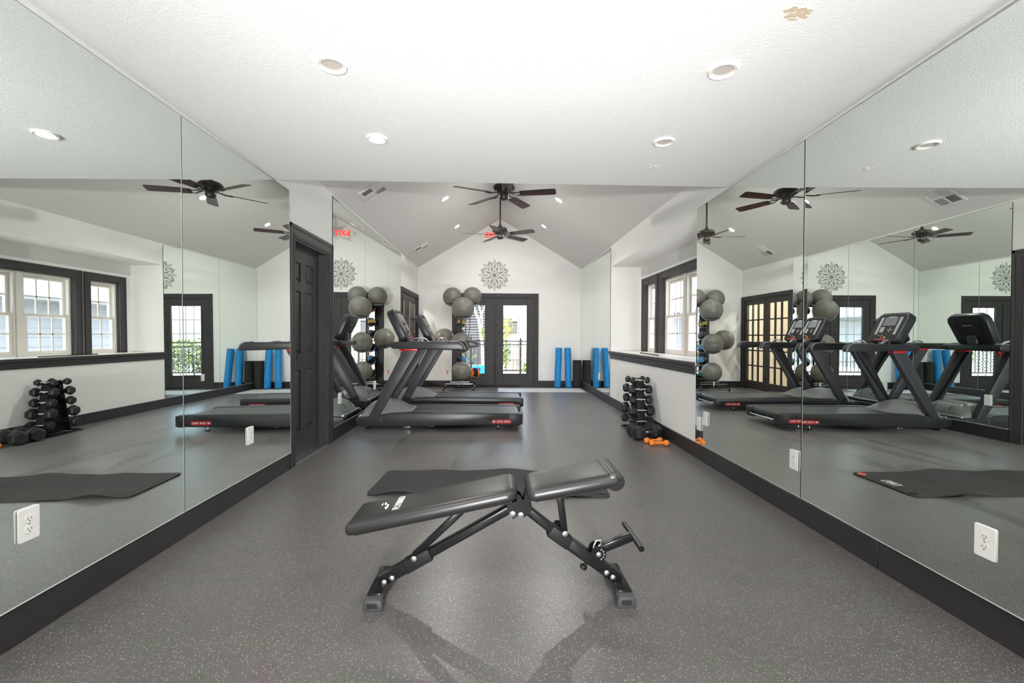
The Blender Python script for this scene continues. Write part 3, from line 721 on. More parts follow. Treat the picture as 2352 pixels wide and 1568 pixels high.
def fan(loc, ang0, label):
    x, y, z = loc
    t = thing('ceiling_fan', label, 'fan', (x, y, z), 0, 'bronze ceiling fans under the vault')
    ztop = vz(x)-z
    MB().lathe([(.0, ztop-.0), (.062, ztop-.03), (.066, ztop-.05), (.045, ztop-.085), (.018, ztop-.10)], n=24).build('canopy', m_bronze, t, smooth=40)
    MB().cyl((0, 0, .14), (0, 0, ztop-.05), .0125, n=12).build('downrod', m_black, t, smooth=50)
    MB().lathe([(.016, .19), (.03, .15), (.06, .132), (.115, .115), (.138, .095), (.142, .07), (.13, .052), (.10, .04), (.088, .02), (.082, .008), (.0, .006)], n=40).build('motor_housing', m_bronze, t, smooth=35)
    MB().lathe([(.055, .01), (.058, -.012), (.060, -.045), (.052, -.062), (.030, -.074), (0, -.076)], n=28).build('switch_housing', m_bronze, t, smooth=40)
    for k in range(5):
        a = math.radians(ang0+72*k); c, s = math.cos(a), math.sin(a)
        Rz = Matrix.Rotation(a, 3, 'Z') @ Matrix.Rotation(math.radians(-13), 3, 'X')
        pts = []
        for u, w in ((.20, .048), (.23, .058), (.40, .064), (.60, .068), (.635, .066), (.652, .052)): pts.append((u, w))
        poly = [(u, -w) for u, w in pts]+[(u, w) for u, w in reversed(pts)]
        mb = MB().prism(poly, 'z', -.003, .003)
        for v in mb.bm.verts: v.co = Rz @ v.co + Vector((0, 0, .004))
        bl = mb.build('blade', m_blade, t, bevel=.002, seg=1)
        mb = MB()
        for sg in (-1, 1):
            mb.tube([(.085, 0, .012), (.13, sg*.018, .002), (.17, sg*.034, -.006), (.215, sg*.030, -.006), (.245, sg*.012, -.006)], .007, 6)
        mb.box(.20, .25, -.014, .014, -.009, -.004); mb.lathe([(.009, 0), (.009, -.004), (0, -.006)], (.225, 0, -.008), n=8)
        for v in mb.bm.verts: v.co = Rz @ v.co + Vector((0, 0, .004))
        mb.build('blade_iron', m_bronze, bl, smooth=50)
    return t
fan((.075, 5.72, 2.90), -12, 'bronze five-blade ceiling fan hanging nearer, half hidden by the header')
fan((.045, 8.0, 2.90), 43, 'bronze five-blade ceiling fan hanging farther, in front of the exit sign')

# exit sign and its two emergency heads on the gable wall
t = thing('exit_sign', 'white exit sign with red letters and lamp heads high on the gable', 'sign', (-.10, YF, 3.35))
MB().prism(rrect(-.155, .155, -.10, .10, .012), 'y', -.045, 0).build('housing', m_white, t, smooth=40)
text_mesh('EXIT', .165, 'letters', m_exit, t, (0, -.0465, 0), (1, 0, 0), (0, 0, 1), .001, .004)
for s in (-1, 1):
    MB().cyl((s*.15, -.02, .0), (s*.185, -.03, .0), .012, n=10).build('arm', m_white, t)
    h = MB().lathe([(.020, 0), (.040, .02), (.042, .045), (.038, .05), (0, .045)], (s*.215, -.015, 0), (0, -1, -.15), 18).build('lamp_head', m_white, t, smooth=40)
# mandala decal: thin cut vinyl on the gable wall
def mandala(cx, cz, R):
    t = thing('mandala_decal', 'dark line mandala wall decal above the glazed double doors', 'decal', (cx, YF-.0005, cz))
    def ring_line(mb, pts, w, closed=False):
        n = len(pts)
        for i in range(n if closed else n-1):
            (x0, z0), (x1, z1) = pts[i], pts[(i+1) % n]; dx, dz = x1-x0, z1-z0; L_ = math.hypot(dx, dz)
            if L_ < 1e-6: continue
            px, pz = -dz/L_*w/2, dx/L_*w/2; ex, ez = dx/L_*w*.3, dz/L_*w*.3
            mb.prism([(x0-ex+px, z0-ez+pz), (x1+ex+px, z1+ez+pz), (x1+ex-px, z1+ez-pz), (x0-ex-px, z0-ez-pz)], 'y', -.0012, 0)
    def rot(pts, a):
        c, s = math.cos(a), math.sin(a); return [(x*c-z*s, x*s+z*c) for x, z in pts]
    def petal(r0, r1, w, n=10, sharp=1.0):
        l = []; 
        for k in range(n+1):
            u = k/n; l.append((w*math.sin(PI*u**sharp)*(1-.25*u), r0+(r1-r0)*u))
        return l+[(-x, z) for x, z in reversed(l[:-1])]
    def dot(mb, x, z, r): mb.prism([(x+r*math.cos(q*PI/4), z+r*math.sin(q*PI/4)) for q in range(8)], 'y', -.0012, 0)
    for k in range(8):
        a = k*PI/4; mb = MB()
        big = rot([(0, .97*R), (.07*R, .84*R), (.17*R, .74*R), (.22*R, .62*R), (.19*R, .46*R), (.12*R, .34*R), (.06*R, .27*R)], a)
        big2 = rot([(0, .97*R), (-.07*R, .84*R), (-.17*R, .74*R), (-.22*R, .62*R), (-.19*R, .46*R), (-.12*R, .34*R), (-.06*R, .27*R)], a)
        ring_line(mb, big, .018*R); ring_line(mb, big2, .018*R)
        ring_line(mb, rot(petal(.44*R, .84*R, .125*R), a), .017*R); ring_line(mb, rot(petal(.52*R, .74*R, .072*R), a), .014*R); ring_line(mb, rot(petal(.56*R, .66*R, .034*R, 6), a), .012*R)
        ring_line(mb, rot([(.038*R*math.cos(q*PI/5), .475*R+.038*R*math.sin(q*PI/5)) for q in range(10)], a), .013*R, True)
        x, z = rot([(0, .985*R)], a)[0]; dot(mb, x, z, .026*R)
        ring_line(mb, rot(petal(.16*R, .36*R, .07*R, 6), a), .012*R); ring_line(mb, rot(petal(.20*R, .30*R, .035*R, 6), a), .010*R)
        tag(mb.build('petal', m_decal, t), kind='stuff')
        a2 = a+PI/8; mb = MB()
        for f in (1., .8, .6, .4):
            l = [(-.13*R*f, .70*R), (-.12*R*f, .72*R+.13*R*f), (0, .74*R+.19*R*f), (.12*R*f, .72*R+.13*R*f), (.13*R*f, .70*R)]
            ring_line(mb, rot(l, a2), .014*R)
        ring_line(mb, rot(petal(.30*R, .56*R, .075*R, 6), a2), .013*R); ring_line(mb, rot(petal(.36*R, .50*R, .04*R, 6), a2), .011*R)
        x, z = rot([(0, .92*R)], a2)[0]; dot(mb, x, z, .018*R)
        tag(mb.build('petal', m_decal, t), kind='stuff')
    mb = MB()
    for k in range(8): ring_line(mb, rot([(0, .045*R), (0, .115*R)], k*PI/4), .045*R)
    for k in range(24): ring_line(mb, rot([(.0, .165*R), (.012*R, .18*R), (0, .195*R)], k*PI/12), .012*R)
    mb.build('center_rosette', m_decal, t)
mandala(-.065, 2.474, .345)

# ================================================================== wall plates
def outlet(x, y, z, label, kind='duplex', wall='x', w=.078, h=.122):
    """plate on a side wall (wall='x') or the far wall (wall='y')"""
    if wall == 'x': loc = (x, y, z); rz = 0 if x < 0 else PI
    else: loc = (x, y, z); rz = -PI/2
    t = thing('wall_outlet' if kind == 'duplex' else 'light_switch', label, 'outlet' if kind == 'duplex' else 'switch', loc, rz)
    # local +x into the room
    MB().prism(rrect(-w/2, w/2, -h/2, h/2, .006, 3), 'x', 0, .006).build('cover_plate', m_white, t, bevel=.0015, seg=1)
    if kind == 'duplex':
        for s in (-1, 1):
            o = MB().prism(rrect(-.017, .017, s*.0195-.0145, s*.0195+.0145, .009, 4), 'x', .006, .0075).build('socket', m_white, t)
            mb = MB(); mb.box(.0074, .0078, -.0075, -.0055, s*.0195-.002, s*.0195+.006); mb.box(.0074, .0078, .0055, .0075, s*.0195-.002, s*.0195+.006)
            mb.lathe([(.0025, 0), (.0025, .0004), (0, .0004)], (.0074, 0, s*.0195-.0075), (1, 0, 0), 8); mb.build('slot', m_slot, o)
        MB().lathe([(.003, 0), (.003, .001), (0, .0012)], (.006, 0, 0), (1, 0, 0), 8).build('screw', m_steel, t)
    else:
        n = 2 if w > .1 else 1
        for k in range(n):
            yy = 0 if n == 1 else (-.023 if k == 0 else .023)
            o = MB().box(.006, .007, yy-.006, yy+.006, -.013, .013).build('toggle_plate', m_white, t)
            MB().bar((.006, yy, 0), (.017, yy, .008), .007, .006).build('toggle', m_white, o)
    return t
gx = .0095
outlet(XL+.0215, 1.731, .427, 'white duplex outlet on the largest left mirror panel')
outlet(XL+.0245, 3.238, .424, 'white duplex outlet on the left mirror just before the dark door')
outlet(XL+gx, 5.11, .43, 'white outlet on the left mirror beside the nearer treadmill front')
outlet(XL+gx, 6.55, .42, 'white outlet on the left mirror beside the farther treadmill front')
outlet(XR-.015, 2.782, .364, 'white outlet low on the right mirror at the panel seam')
outlet(XR-.0265, 1.653, .360, 'white duplex outlet on the largest right mirror panel').rotation_euler.z += A(MIR_ANG['r1'])
outlet(XR-.0125, 4.00, .40, 'white outlet on the right mirror close to the alcove, upper of two')
outlet(XR-.0125, 4.13, .33, 'white outlet on the right mirror close to the alcove, lower of two')
outlet(XR-gx, 8.28, .40, 'white outlet on the right mirror beside the blue rollers')
outlet(XR-.0005, 5.72, .44, 'white outlet on the knee wall behind the dumbbell rack')
outlet(.985, YF-.0005, .40, 'white outlet on the far wall between glazed doors and blue rollers', wall='y')
outlet(-1.10, YF-.0005, 1.42, 'white double light switch on the far wall behind the grey balls', 'switch', 'y', .115, .122)
t = thing('ribbon_tag', 'tiny red y-shaped ribbon tag on the far wall by the door casing', 'tag', (-1.105, YF-.004, .27))
mb = MB().bar((0, 0, 0), (.01, 0, .05), .004, .014, up=(1, 0, 0)); mb.bar((.01, 0, .05), (-.035, 0, .10), .004, .014, up=(1, 0, 0)); mb.bar((.01, 0, .05), (.03, 0, .10), .004, .012, up=(1, 0, 0)); mb.build('ribbon', m_red, t)

# ================================================================== floor mats
def mat_sheet(x0, x1, y0, y1, th, hf, nx=60, ny=20, m=None, name='mat_sheet', parent=None, r=.03):
    mb = MB(); bm = mb.bm; top = {}; bot = {}
    for i in range(nx+1):
        for j in range(ny+1):
            u, v = i/nx, j/ny; x = x0+(x1-x0)*u; y = y0+(y1-y0)*v
            # rounded corners: pull corner vertices in
            for cxx, cyy in ((x0, y0), (x1, y0), (x0, y1), (x1, y1)):
                dx, dy = abs(x-cxx), abs(y-cyy)
                if dx < r and dy < r:
                    d = math.hypot(r-dx, r-dy)
                    if d > r:
                        k = r/d; x = cxx+(1 if cxx == x0 else -1)*(r-(r-dx)*k); y = cyy+(1 if cyy == y0 else -1)*(r-(r-dy)*k)
            h = max(0., hf(x, y)); top[i, j] = bm.verts.new((x, y, h+th)); bot[i, j] = bm.verts.new((x, y, h+.0005))
    for i in range(nx):
        for j in range(ny):
            bm.faces.new((top[i, j], top[i+1, j], top[i+1, j+1], top[i, j+1])); bm.faces.new((bot[i, j], bot[i, j+1], bot[i+1, j+1], bot[i+1, j]))
    for i in range(nx):
        for j, (a, b) in ((0, (i, i+1)), (ny, (i+1, i))): bm.faces.new((top[a, j], bot[a, j], bot[b, j], top[b, j]))
    for j in range(ny):
        for i, (a, b) in ((0, (j+1, j)), (nx, (j, j+1))): bm.faces.new((top[i, a], bot[i, a], bot[i, b], top[i, b]))
    return mb.build(name, m, parent, smooth=50)
def g(x, c, s): return math.exp(-((x-c)/s)**2)
def ripple(x, y):
    n = max(0, (3.42-y)/.22); f = max(0, (y-3.62)/.18)
    h = .034*g(x, -.66, .16)*min(1, n)+.020*g(x, .10, .16)*min(1, f)+.016*g(x, .95, .2)*min(1, n)+.010*g(x, -.45, .12)*min(1, f)
    h += .014*max(0, math.sin((x*.9+y*1.2)*5.2))*g(x, .15, .9)*g(y, 3.5, .22)
    h += .02*g(x, 1.28, .16)*min(1, n)
    return h
t = thing('exercise_mat', 'black rippled exercise mat lying on the floor behind the weight bench', 'mat', (-.91, 3.51, 0), math.radians(-2.4))
def ripple(x, y):      # mat coordinates: x 0..1.725 from the left end, y -.29..+.29
    n = max(0, min(1, (-.06-y)/.2)); f = max(0, min(1, (y-.08)/.18))
    h = .036*g(x, .24, .16)*n + .024*g(x, 1.0, .17)*f + .022*g(x, 1.30, .2)*n + .010*g(x, .45, .12)*f + .006*g(x, .75, .1)*f
    return h + .012*max(0, math.sin((x*.9+y*1.2)*6.0))*g(x, 1.1, .55)*g(y, 0, .2)
mat_sheet(0, 1.725, -.293, .293, .009, ripple, 84, 24, m_mat, 'mat_sheet', t, .05)
mr = mat('orange_ring', (.85, .12, .05), .5)
for (px, py, mm, lab) in ((1.675, .235, mr, 'orange eyelet'), (1.675, -.225, m_black, None)):
    o = MB().lathe([(.030, 0), (.030, .004), (.014, .0045), (.012, .001)], (px, py, ripple(px, py)+.0085), n=22, cap=False).build('eyelet', mm, t, smooth=40)
    if lab: o['label'] = lab
lx, ly = 1.64, -.005; lz = ripple(lx, ly)+.0125
mb = MB()
for a, b, c, d in ((-.035, .035, .055, .062), (-.035, .035, -.062, -.055), (-.035, -.028, -.055, .055), (.028, .035, -.055, .055), (-.018, .018, -.03, -.012), (-.018, .018, .012, .03), (-.006, .006, -.012, .012)):
    mb.box(lx+a, lx+b, ly+c, ly+d, lz-.002, lz)
mb.build('printed_mark', m_white, t)
t = thing('floor_mat', 'pale grey flat floor mat in front of the blue rollers and doors', 'mat', (0, 0, 0))
mat_sheet(.02, 1.80, 9.13, 9.80, .008, lambda x, y: 0, 12, 6, m_pale, 'mat_sheet', t, .005)

# ================================================================== weight bench
bench = thing('weight_bench', 'black adjustable weight bench with two vinyl pads in the middle of the floor', 'bench', (0, 1.99, 0))
def xf(o_mb, R, T):
    for v in o_mb.bm.verts: v.co = R @ v.co + T
    return o_mb
def pad(name, u0, u1, hw_, th, R, T, rl, rr):
    """upholstered pad: rounded outline, domed edges"""
    n = 6; out = []
    for cx_, cyy, a0, r in ((u1-rr, hw_-rr, 0, rr), (u0+rl, hw_-rl, 90, rl), (u0+rl, -hw_+rl, 180, rl), (u1-rr, -hw_+rr, 270, rr)):
        for k in range(n+1):
            a = math.radians(a0+90*k/n); out.append((cx_+r*math.cos(a), cyy+r*math.sin(a)))
    c = Vector(((u0+u1)/2, 0)); rs = []
    for ins, z in ((.016, -th), (.006, -th), (.0, -th+.006), (-.002, -th*.62), (0.0, -th*.34), (.005, -.009), (.014, -.0025), (.026, 0), (.05, .0025)):
        ring = []
        for x, y in out:
            sx = 1-ins/((u1-u0)/2); syy = 1-ins/hw_
            ring.append(Vector((c.x+(x-c.x)*sx, y*syy, z)))
        rs.append(ring)
    mb = MB().rings(rs); return xf(mb, R, T).build(name, m_leather, bench, smooth=60)
Rb = Matrix.Rotation(-math.atan2(.142, .70), 3, 'Y'); Tb = Vector((-.622, 0, .358))
back = pad('back_pad', 0, .715, .13, .050, Rb, Tb, .018, .045)
Rs = Matrix.Rotation(-math.radians(10.2), 3, 'Y'); Ts = Vector((.124, 0, .492))
seat = pad('seat_pad', 0, .385, .13, .050, Rs, Ts, .035, .012)
for pd, R, T, u0, u1 in ((back, Rb, Tb, .03, .69), (seat, Rs, Ts, .03, .35)):
    mb = MB().box(u0, u1, -.115, .115, -.0575, -.0495); xf(mb, R, T).build('backing_board', m_blackm, pd)
mb = MB().lathe([(.0, -.128), (.026, -.1275), (.038, -.121), (.0405, -.108), (.0405, .108), (.038, .121), (.026, .1275), (0, .128)], (.372, 0, -.033), (0, 1, 0), 26)
xf(mb, Rs, Ts).build('seat_roll', m_leather, bench, smooth=50)
mb = MB()
for k in range(5): mb.tube([(.375+.006*k, -.1295+.0012*abs(k-2), -.008-.004*k), (.385+.004*k, -.1285, -.03), (.383, -.1275, -.045)], .0018, 5)
xf(mb, Rs, Ts).build('seam_pleat', m_leather, seat, smooth=60)
# printed mark and lettering on the back pad, read from the foot end
tx = Rb @ Vector((.205, 0, .0032)) + Tb
text_mesh('FLYBIRD', .042, 'lettering', m_white, back, (tx.x, 0, tx.z), (0, 1, 0), Rb @ Vector((-1, 0, 0)), .0005, .0005)
mb = MB()
for pts in ([(-.050, 0), (-.028, .012), (-.01, .004), (.004, .010), (.012, .006), (0, -.002), (-.022, -.004)], [(.004, .016), (.018, .012), (.048, .022), (.026, .024)], [(.010, .028), (.040, .032), (.028, .036), (.012, .034)]):
    mb.prism([(-.158+.0 - q*1.0, p) for p, q in pts], 'z', 0, .0012)
xf(mb, Rb, Tb+Rb @ Vector((.315, 0, .0022))).build('bird_mark', m_white, back)
def P(x, z, y=0): return (x, y, z)
MB().bar(P(-.505, .062), P(-.345, .150), .050, .050).build('lower_tube', m_black, bench, bevel=.006)
MB().bar(P(-.395, .1225), P(-.285, .1835), .057, .055).build('tube_sleeve', m_blackm, bench, bevel=.005)
MB().bar(P(-.35, .1475), P(.075, .384), .040, .040).build('upper_tube', m_black, bench, bevel=.009, seg=3)
MB().bar(P(.545, .058), P(.30, .234), .050, .050).build('lower_tube', m_black, bench, bevel=.006)
MB().bar(P(.235, .281), P(.322, .2185), .057, .054).build('tube_sleeve', m_blackm, bench, bevel=.005)
MB().bar(P(.33, .213), P(.125, .378), .040, .040).build('upper_tube', m_black, bench, bevel=.009, seg=3)
MB().bar(P(-.356, .172), P(-.150, .366), .030, .022, up=(0, 1, 0)).build('support_brace', m_black, bench, bevel=.003)
MB().bar(P(.300, .272), P(.276, .462), .030, .020, up=(0, 1, 0)).build('support_brace', m_black, bench, bevel=.003)
MB().bar(P(-.02, .425), P(.09, .447), .05, .022).build('pad_mount', m_black, bench, bevel=.003); MB().bar(P(.13, .44), P(.33, .476), .05, .022).build('pad_mount', m_black, bench, bevel=.003)
hub = [(.045, .402), (.048, .366), (.066, .352), (.072, .338), (.088, .350), (.118, .346), (.130, .352), (.155, .376), (.152, .405), (.144, .462), (.128, .466), (.120, .425), (.112, .420), (.104, .440), (.092, .446), (.086, .415)]
MB().prism(hub, 'y', -.034, -.028).prism(hub, 'y', .028, .034).build('hub_bracket', m_black, bench)
MB().cyl((.10, -.028, .378), (.10, .028, .378), .02, n=14).build('hub_spacer', m_black, bench, smooth=40)
def bolt(x, z, y, r=.0095):
    MB().lathe([(r*1.25, 0), (r*1.25, .002), (r, .0022), (r, .006), (r*.55, .0085), (0, .009)], (x, y, z), (0, -1, 0), 12).build('bolt', m_zinc, bench, smooth=40)
for x, z, y in ((-.482, .066, -.0252), (-.449, .084, -.0252), (-.354, .170, -.031), (.106, .357, -.0345), (.071, .362, -.0345), (.299, .272, -.031), (.484, .096, -.0252), (.512, .076, -.0252)): bolt(x, z, y)
for fx, sgn in ((-.505, -1), (.545, 1)):
    MB().box(fx-.030, fx+.030, -.10, .135, .022, .060).build('foot_bar', m_black, bench, bevel=.006)
    for yy, sy_ in ((-.128, -1), (.138, 1)):
        pr = [(-.046, .0), (.046, .0), (.050, .012), (.046, .030), (.030, .042), (-.030, .042), (-.046, .030), (-.050, .012)] if False else None
        mb = MB()
        y0, y1 = (yy, yy+.050) if sy_ < 0 else (yy-.03, yy)
        a = [(-.040, y0, 0), (.040, y0, 0), (.040, y0, .022), (.033, y0, .043), (-.033, y0, .043), (-.040, y0, .022)]
        b_ = [(-.036, y1, 0), (.036, y1, 0), (.036, y1, .040), (.033, y1, .057), (-.033, y1, .057), (-.036, y1, .040)]
        if sy_ > 0: a, b_ = [(x, y1, z) for x, y, z in a], [(x, y0, z) for x, y, z in b_]
        mb.rings([[Vector((fx+x, y, z)) for x, y, z in a], [Vector((fx+x, y, z)) for x, y, z in b_]])
        ft = mb.build('rubber_foot', m_rubfoot, bench, bevel=.004)
        if sy_ < 0:
            MB().prism([(fx-.022, .014), (fx+.022, .014), (fx+.018, .034), (fx-.022, .034)], 'y', y0-.0012, y0+.004).build('drain_slot', m_slot, ft)
MB().bar(P(.462, .192), P(.600, .246), .036, .036).build('leg_holder_tube', m_black, bench, bevel=.006)
MB().cyl((.604, -.128, .2475), (.604, .128, .2475), .0125, n=16).build('leg_holder_bar', m_black, bench, smooth=40)
mb = MB()
for yy in (-.031, .025): mb.lathe([(.034, 0), (.034, .006)], (.447, yy, .180), (0, 1, 0), 20)
mb.obox((.447, 0, .158), (.05, .056, .03)); mb.build('pivot_bracket', m_black, bench)
for a in range(5):
    x, z = .447+.024*math.cos(math.radians(60-30*a)), .180+.024*math.sin(math.radians(60-30*a)); MB().lathe([(.0042, 0), (.0042, .001), (0, .0012)], (x, -.031, z), (0, -1, 0), 8).build('index_hole', m_steel, bench)
bolt(.447, .180, -.0315, .009)
mb = MB().tube([P(.425, .205, -.02), P(.437, .235, -.02), P(.455, .237, -.02), P(.460, .218, -.02), P(.449, .212, -.02)], .0045, 8, closed=False); mb.build('pull_ring', m_chrome, bench, smooth=60)
MB().lathe([(.008, 0), (.008, .02), (.016, .022), (.017, .034), (.012, .04), (0, .041)], (.405, 0, .135), (-.60, 0, -.8), 14).build('adjustment_knob', m_black, bench, smooth=40)
MB().lathe([(.008, 0), (.008, .02), (.017, .022), (.018, .036), (.012, .042), (0, .043)], (.27, .025, .268), (.3, 1, .5), 14).build('adjustment_knob', m_black, bench, smooth=40)

# ================================================================== treadmills
def treadmill(loc, label):
    t = thing('treadmill', label, 'treadmill', loc, 0, 'treadmills side by side facing the left mirrors')
    Wd, RW = .73, .105
    side = [(.005, .150), (.0, .120), (.012, .070), (.05, .045), (.12, .038), (1.955, .058), (1.975, .066), (1.982, .080), (1.982, .186), (1.975, .196), (.62, .206), (.40, .200), (.20, .162)]
    for y0, y1 in ((0, RW), (Wd-RW, Wd)):
        r = MB().prism(side, 'y', y0, y1).build('side_rail', m_tread_dark, t, bevel=.014, seg=3)
        MB().prism([(.66, .2065), (1.96, .1965), (1.96, .200), (.66, .210)], 'y', y0+.022, y1-.012).build('foot_rail', m_belt, r, bevel=.0015, seg=1)
    MB().box(.04, .42, RW, Wd-RW, .045, .165).build('motor_tray', m_blackm, t)
    MB().prism([(.45, .150), (1.93, .140), (1.93, .184), (1.92, .192), (.45, .202)], 'y', RW+.004, Wd-RW-.004).build('running_belt', m_belt, t)
    MB().cyl((1.925, RW+.004, .150), (1.925, Wd-RW-.004, .150), .042, n=20).build('rear_roller', m_tread_dark, t, smooth=40)
    MB().tube([(1.965, .10, .105), (1.995, .125, .105), (1.995, Wd-.125, .105), (1.965, Wd-.10, .105)], .011, 10).build('rear_bar', m_steel, t, smooth=50)
    for yy in (0, Wd-.105): MB().box(1.955, 1.990, yy+.004, yy+.101, .066, .192).build('end_cap', m_tread_dark, t, bevel=.008)
    # motor hood, lofted: (x, half width, top height, base height)
    WS = .73/.78
    secs = [(.035, .300, .175, .150), (.07, .315, .235, .150), (.13, .325, .295, .150), (.20, .330, .322, .152), (.29, .332, .326, .155), (.37, .332, .312, .160), (.45, .330, .280, .170), (.52, .328, .245, .185), (.58, .322, .222, .190), (.64, .300, .207, .194)]
    rs = []
    for x, w, zt, zb in secs:
        ring = []; w *= WS
        for k in range(17):
            u = -1+2*k/16; y = Wd/2+w*u; fall = abs(u)**5
            xx = x-.09*(abs(u)**3)*max(0, (x-.45))/.2
            ring.append(Vector((xx, y, zt-(zt-zb)*fall*.92)))
        ring += [Vector((x, Wd/2+w, zb-.02)), Vector((x, Wd/2-w, zb-.02))]
        rs.append(ring)
    h = MB().rings(rs).build('motor_hood', m_tread_hood, t, smooth=45)
    MB().prism([(.018, .150), (.045, .150), (.052, .170), (.022, .170)], 'y', .05, Wd-.05).build('front_bumper', m_steel, t, bevel=.003)
    for yy in (Wd*.35, Wd*.65): MB().bar((.06, yy, .225), (.105, yy, .276), .006, .006).build('hood_slot', m_slot, h)
    # uprights with red collars
    for y0, y1 in ((.0, .085), (Wd-.085, Wd)):
        up = MB().prism([(.150, .150), (.262, .150), (.735, .952), (.560, .952)], 'y', y0+.002, y1).build('upright', m_tread_side, t, bevel=.008, seg=2)
        MB().prism([(.560, .950), (.735, .950), (.722, .984), (.588, .984)], 'y', y0+.0, y1+.002).build('red_collar', m_red, t, bevel=.004)
    for y0, y1 in ((.090, .11), (Wd-.11, Wd-.090)):
        MB().prism([(.255, .30), (.275, .30), (.72, .95), (.66, .95)], 'y', y0-.008, y1-.008).build('inner_cover', m_tread_dark, t)
    # long hand rails
    for y0, y1 in ((-.008, .078), (Wd-.078, Wd+.008)):
        pr = [(.412, 1.00), (.425, .978), (.455, .972), (.80, .966), (1.25, .956), (1.292, .958), (1.285, .990), (1.262, 1.030), (1.225, 1.050), (1.17, 1.056), (.50, 1.056), (.43, 1.048), (.412, 1.03)]
        hr = MB().prism(pr, 'y', y0, y1).build('hand_rail', m_tread_dark, t, bevel=.012, seg=3)
        mb = MB().tube([(1.296, y0+.004, .962), (1.288, y0+.004, .995), (1.264, y0+.004, 1.035), (1.225, y0+.004, 1.055), (1.15, y0+.004, 1.060), (1.15, y1-.004, 1.060), (1.225, y1-.004, 1.055), (1.264, y1-.004, 1.035), (1.288, y1-.004, .995), (1.296, y1-.004, .962)], .005, 8)
        mb.build('rail_edge', m_tread_hood, hr, smooth=60)
    MB().prism([(.412, .985), (.43, .972), (.74, .972), (.78, .990), (.76, 1.040), (.72, 1.054), (.45, 1.054), (.42, 1.040)], 'y', .074, Wd-.074).build('console_tray', m_tread_dark, t, bevel=.01)
    # console head
    a = Vector((.545, 0, 1.062)); b = Vector((.362, 0, 1.437)); d = (b-a).normalized(); nrm = Vector((d.z, 0, -d.x)); L_ = (b-a).length
    R = Matrix((d, Vector((0, 1, 0)), nrm)).transposed()   # local x up the console, z towards the runner
    if R.determinant() < 0: R = Matrix((d, Vector((0, -1, 0)), nrm)).transposed()
    T = Vector((a.x, Wd/2, a.z))
    def cx(mb): return xf(mb, R, T)
    shell = [( .0, -.205), (.03, -.235), (L_-.09, -.255), (L_-.035, -.235), (L_, -.18)]
    outl = shell+[(x, -y) for x, y in reversed(shell)]
    cx(MB().prism(outl, 'z', -.046, .052)).build('console_shell', m_tread_dark, t, bevel=.028, seg=4)
    inn = [(.015, -.185), (.04, -.205), (L_-.10, -.215), (L_-.05, -.200), (L_-.03, -.16)]
    face = cx(MB().prism(inn+[(x, -y) for x, y in reversed(inn)], 'z', .050, .0545)).build('console_face', m_blackm, t)
    cx(MB().box(.225, .345, -.10, .10, .0545, .056)).build('display_screen', m_screen, face)
    for yy in (-.165, .125): cx(MB().box(.10, .345, yy, yy+.04, .0545, .0555)).build('speed_strip', m_screen_light, face)
    cx(MB().box(.130, .205, -.105, -.045, .0545, .0555)).build('keypad', m_screen_light, face)
    mb = MB()
    for u, v in ((.165, .02), (.165, .045), (.165, .07), (.19, .045), (.14, .045), (.085, -.08), (.085, -.03)): mb.lathe([(.0065, 0), (.0065, .0012), (0, .0014)], (u, v, .0545), (0, 0, 1), 8)
    cx(mb).build('control_buttons', m_white, face)
    cx(MB().lathe([(.014, 0), (.012, .003), (0, .0035)], (.055, -.03, .0545), (0, 0, 1), 14)).build('stop_button', m_red, face); cx(MB().lathe([(.014, 0), (.012, .003), (0, .0035)], (.055, .02, .0545), (0, 0, 1), 14)).build('start_button', m_green, face)
    cx(MB().box(L_-.075, L_-.066, -.055, .055, .0545, .0555)).build('brand_strip', m_white, face)
    cx(MB().box(.02, .030, -.12, .10, .0545, .056)).build('red_strip', m_red, face)
    cx(MB().prism([(.07, -.15), (L_-.10, -.18), (L_-.10, .18), (.07, .15)], 'z', -.049, -.045)).build('rear_recess', m_slot, t)
    cx(MB().box(L_-.14, L_-.133, -.06, .06, -.0505, -.049)).build('rear_strip', m_white, t)
    MB().prism([(.45, 1.03), (.60, 1.03), (.56, 1.13), (.455, 1.19), (.43, 1.15)], 'y', Wd/2-.06, Wd/2+.06).build('console_neck', m_tread_side, t, bevel=.008)
    for s in (-1, 1):
        yc = Wd/2+s*.215
        MB().tube([(.63, yc-s*.03, 1.05), (.66, yc-s*.01, 1.085), (.70, yc, 1.095), (.745, yc+s*.01, 1.083), (.775, yc+s*.02, 1.045)], .011, 10).build('pulse_grip', m_steel, t, smooth=60)
    MB().bar((.50, .10, .97), (.53, .10, .925), .02, .03, up=(0, 1, 0)).build('safety_key', m_red, t, bevel=.003)
    # lift frame, wheels, levelling feet
    for yy in (.06, Wd-.06):
        MB().lathe([(.012, -.014), (.032, -.014), (.034, -.01), (.034, .01), (.032, .014), (.012, .014)], (.135, yy, .0345), (0, 1, 0), 18, cap=True).build('front_wheel', m_blackm, t, smooth=40)
        MB().bar((.17, yy, .035), (.60, yy, .045), .03, .026).build('lift_arm', m_black, t)
        br = MB().box(.565, .640, yy-.02, yy+.02, .018, .062).build('pivot_bracket', m_steel, t, bevel=.003); MB().lathe([(.009, 0), (.009, .002), (0, .0022)], (.595, yy-.02, .042), (0, -1, 0), 10).build('pivot_hole', m_slot, br)
        MB().bar((.68, yy+.03, .052), (.92, yy+.03, .036), .03, .016).build('lift_link', m_steel, t)
        MB().cyl((1.695, yy, .060), (1.695, yy, .012), .008, n=10).build('foot_stem', m_steel, t); MB().lathe([(.024, 0), (.024, .008), (.012, .014), (0, .014)], (1.695, yy, 0), n=14).build('levelling_foot', m_blackm, t, smooth=40)
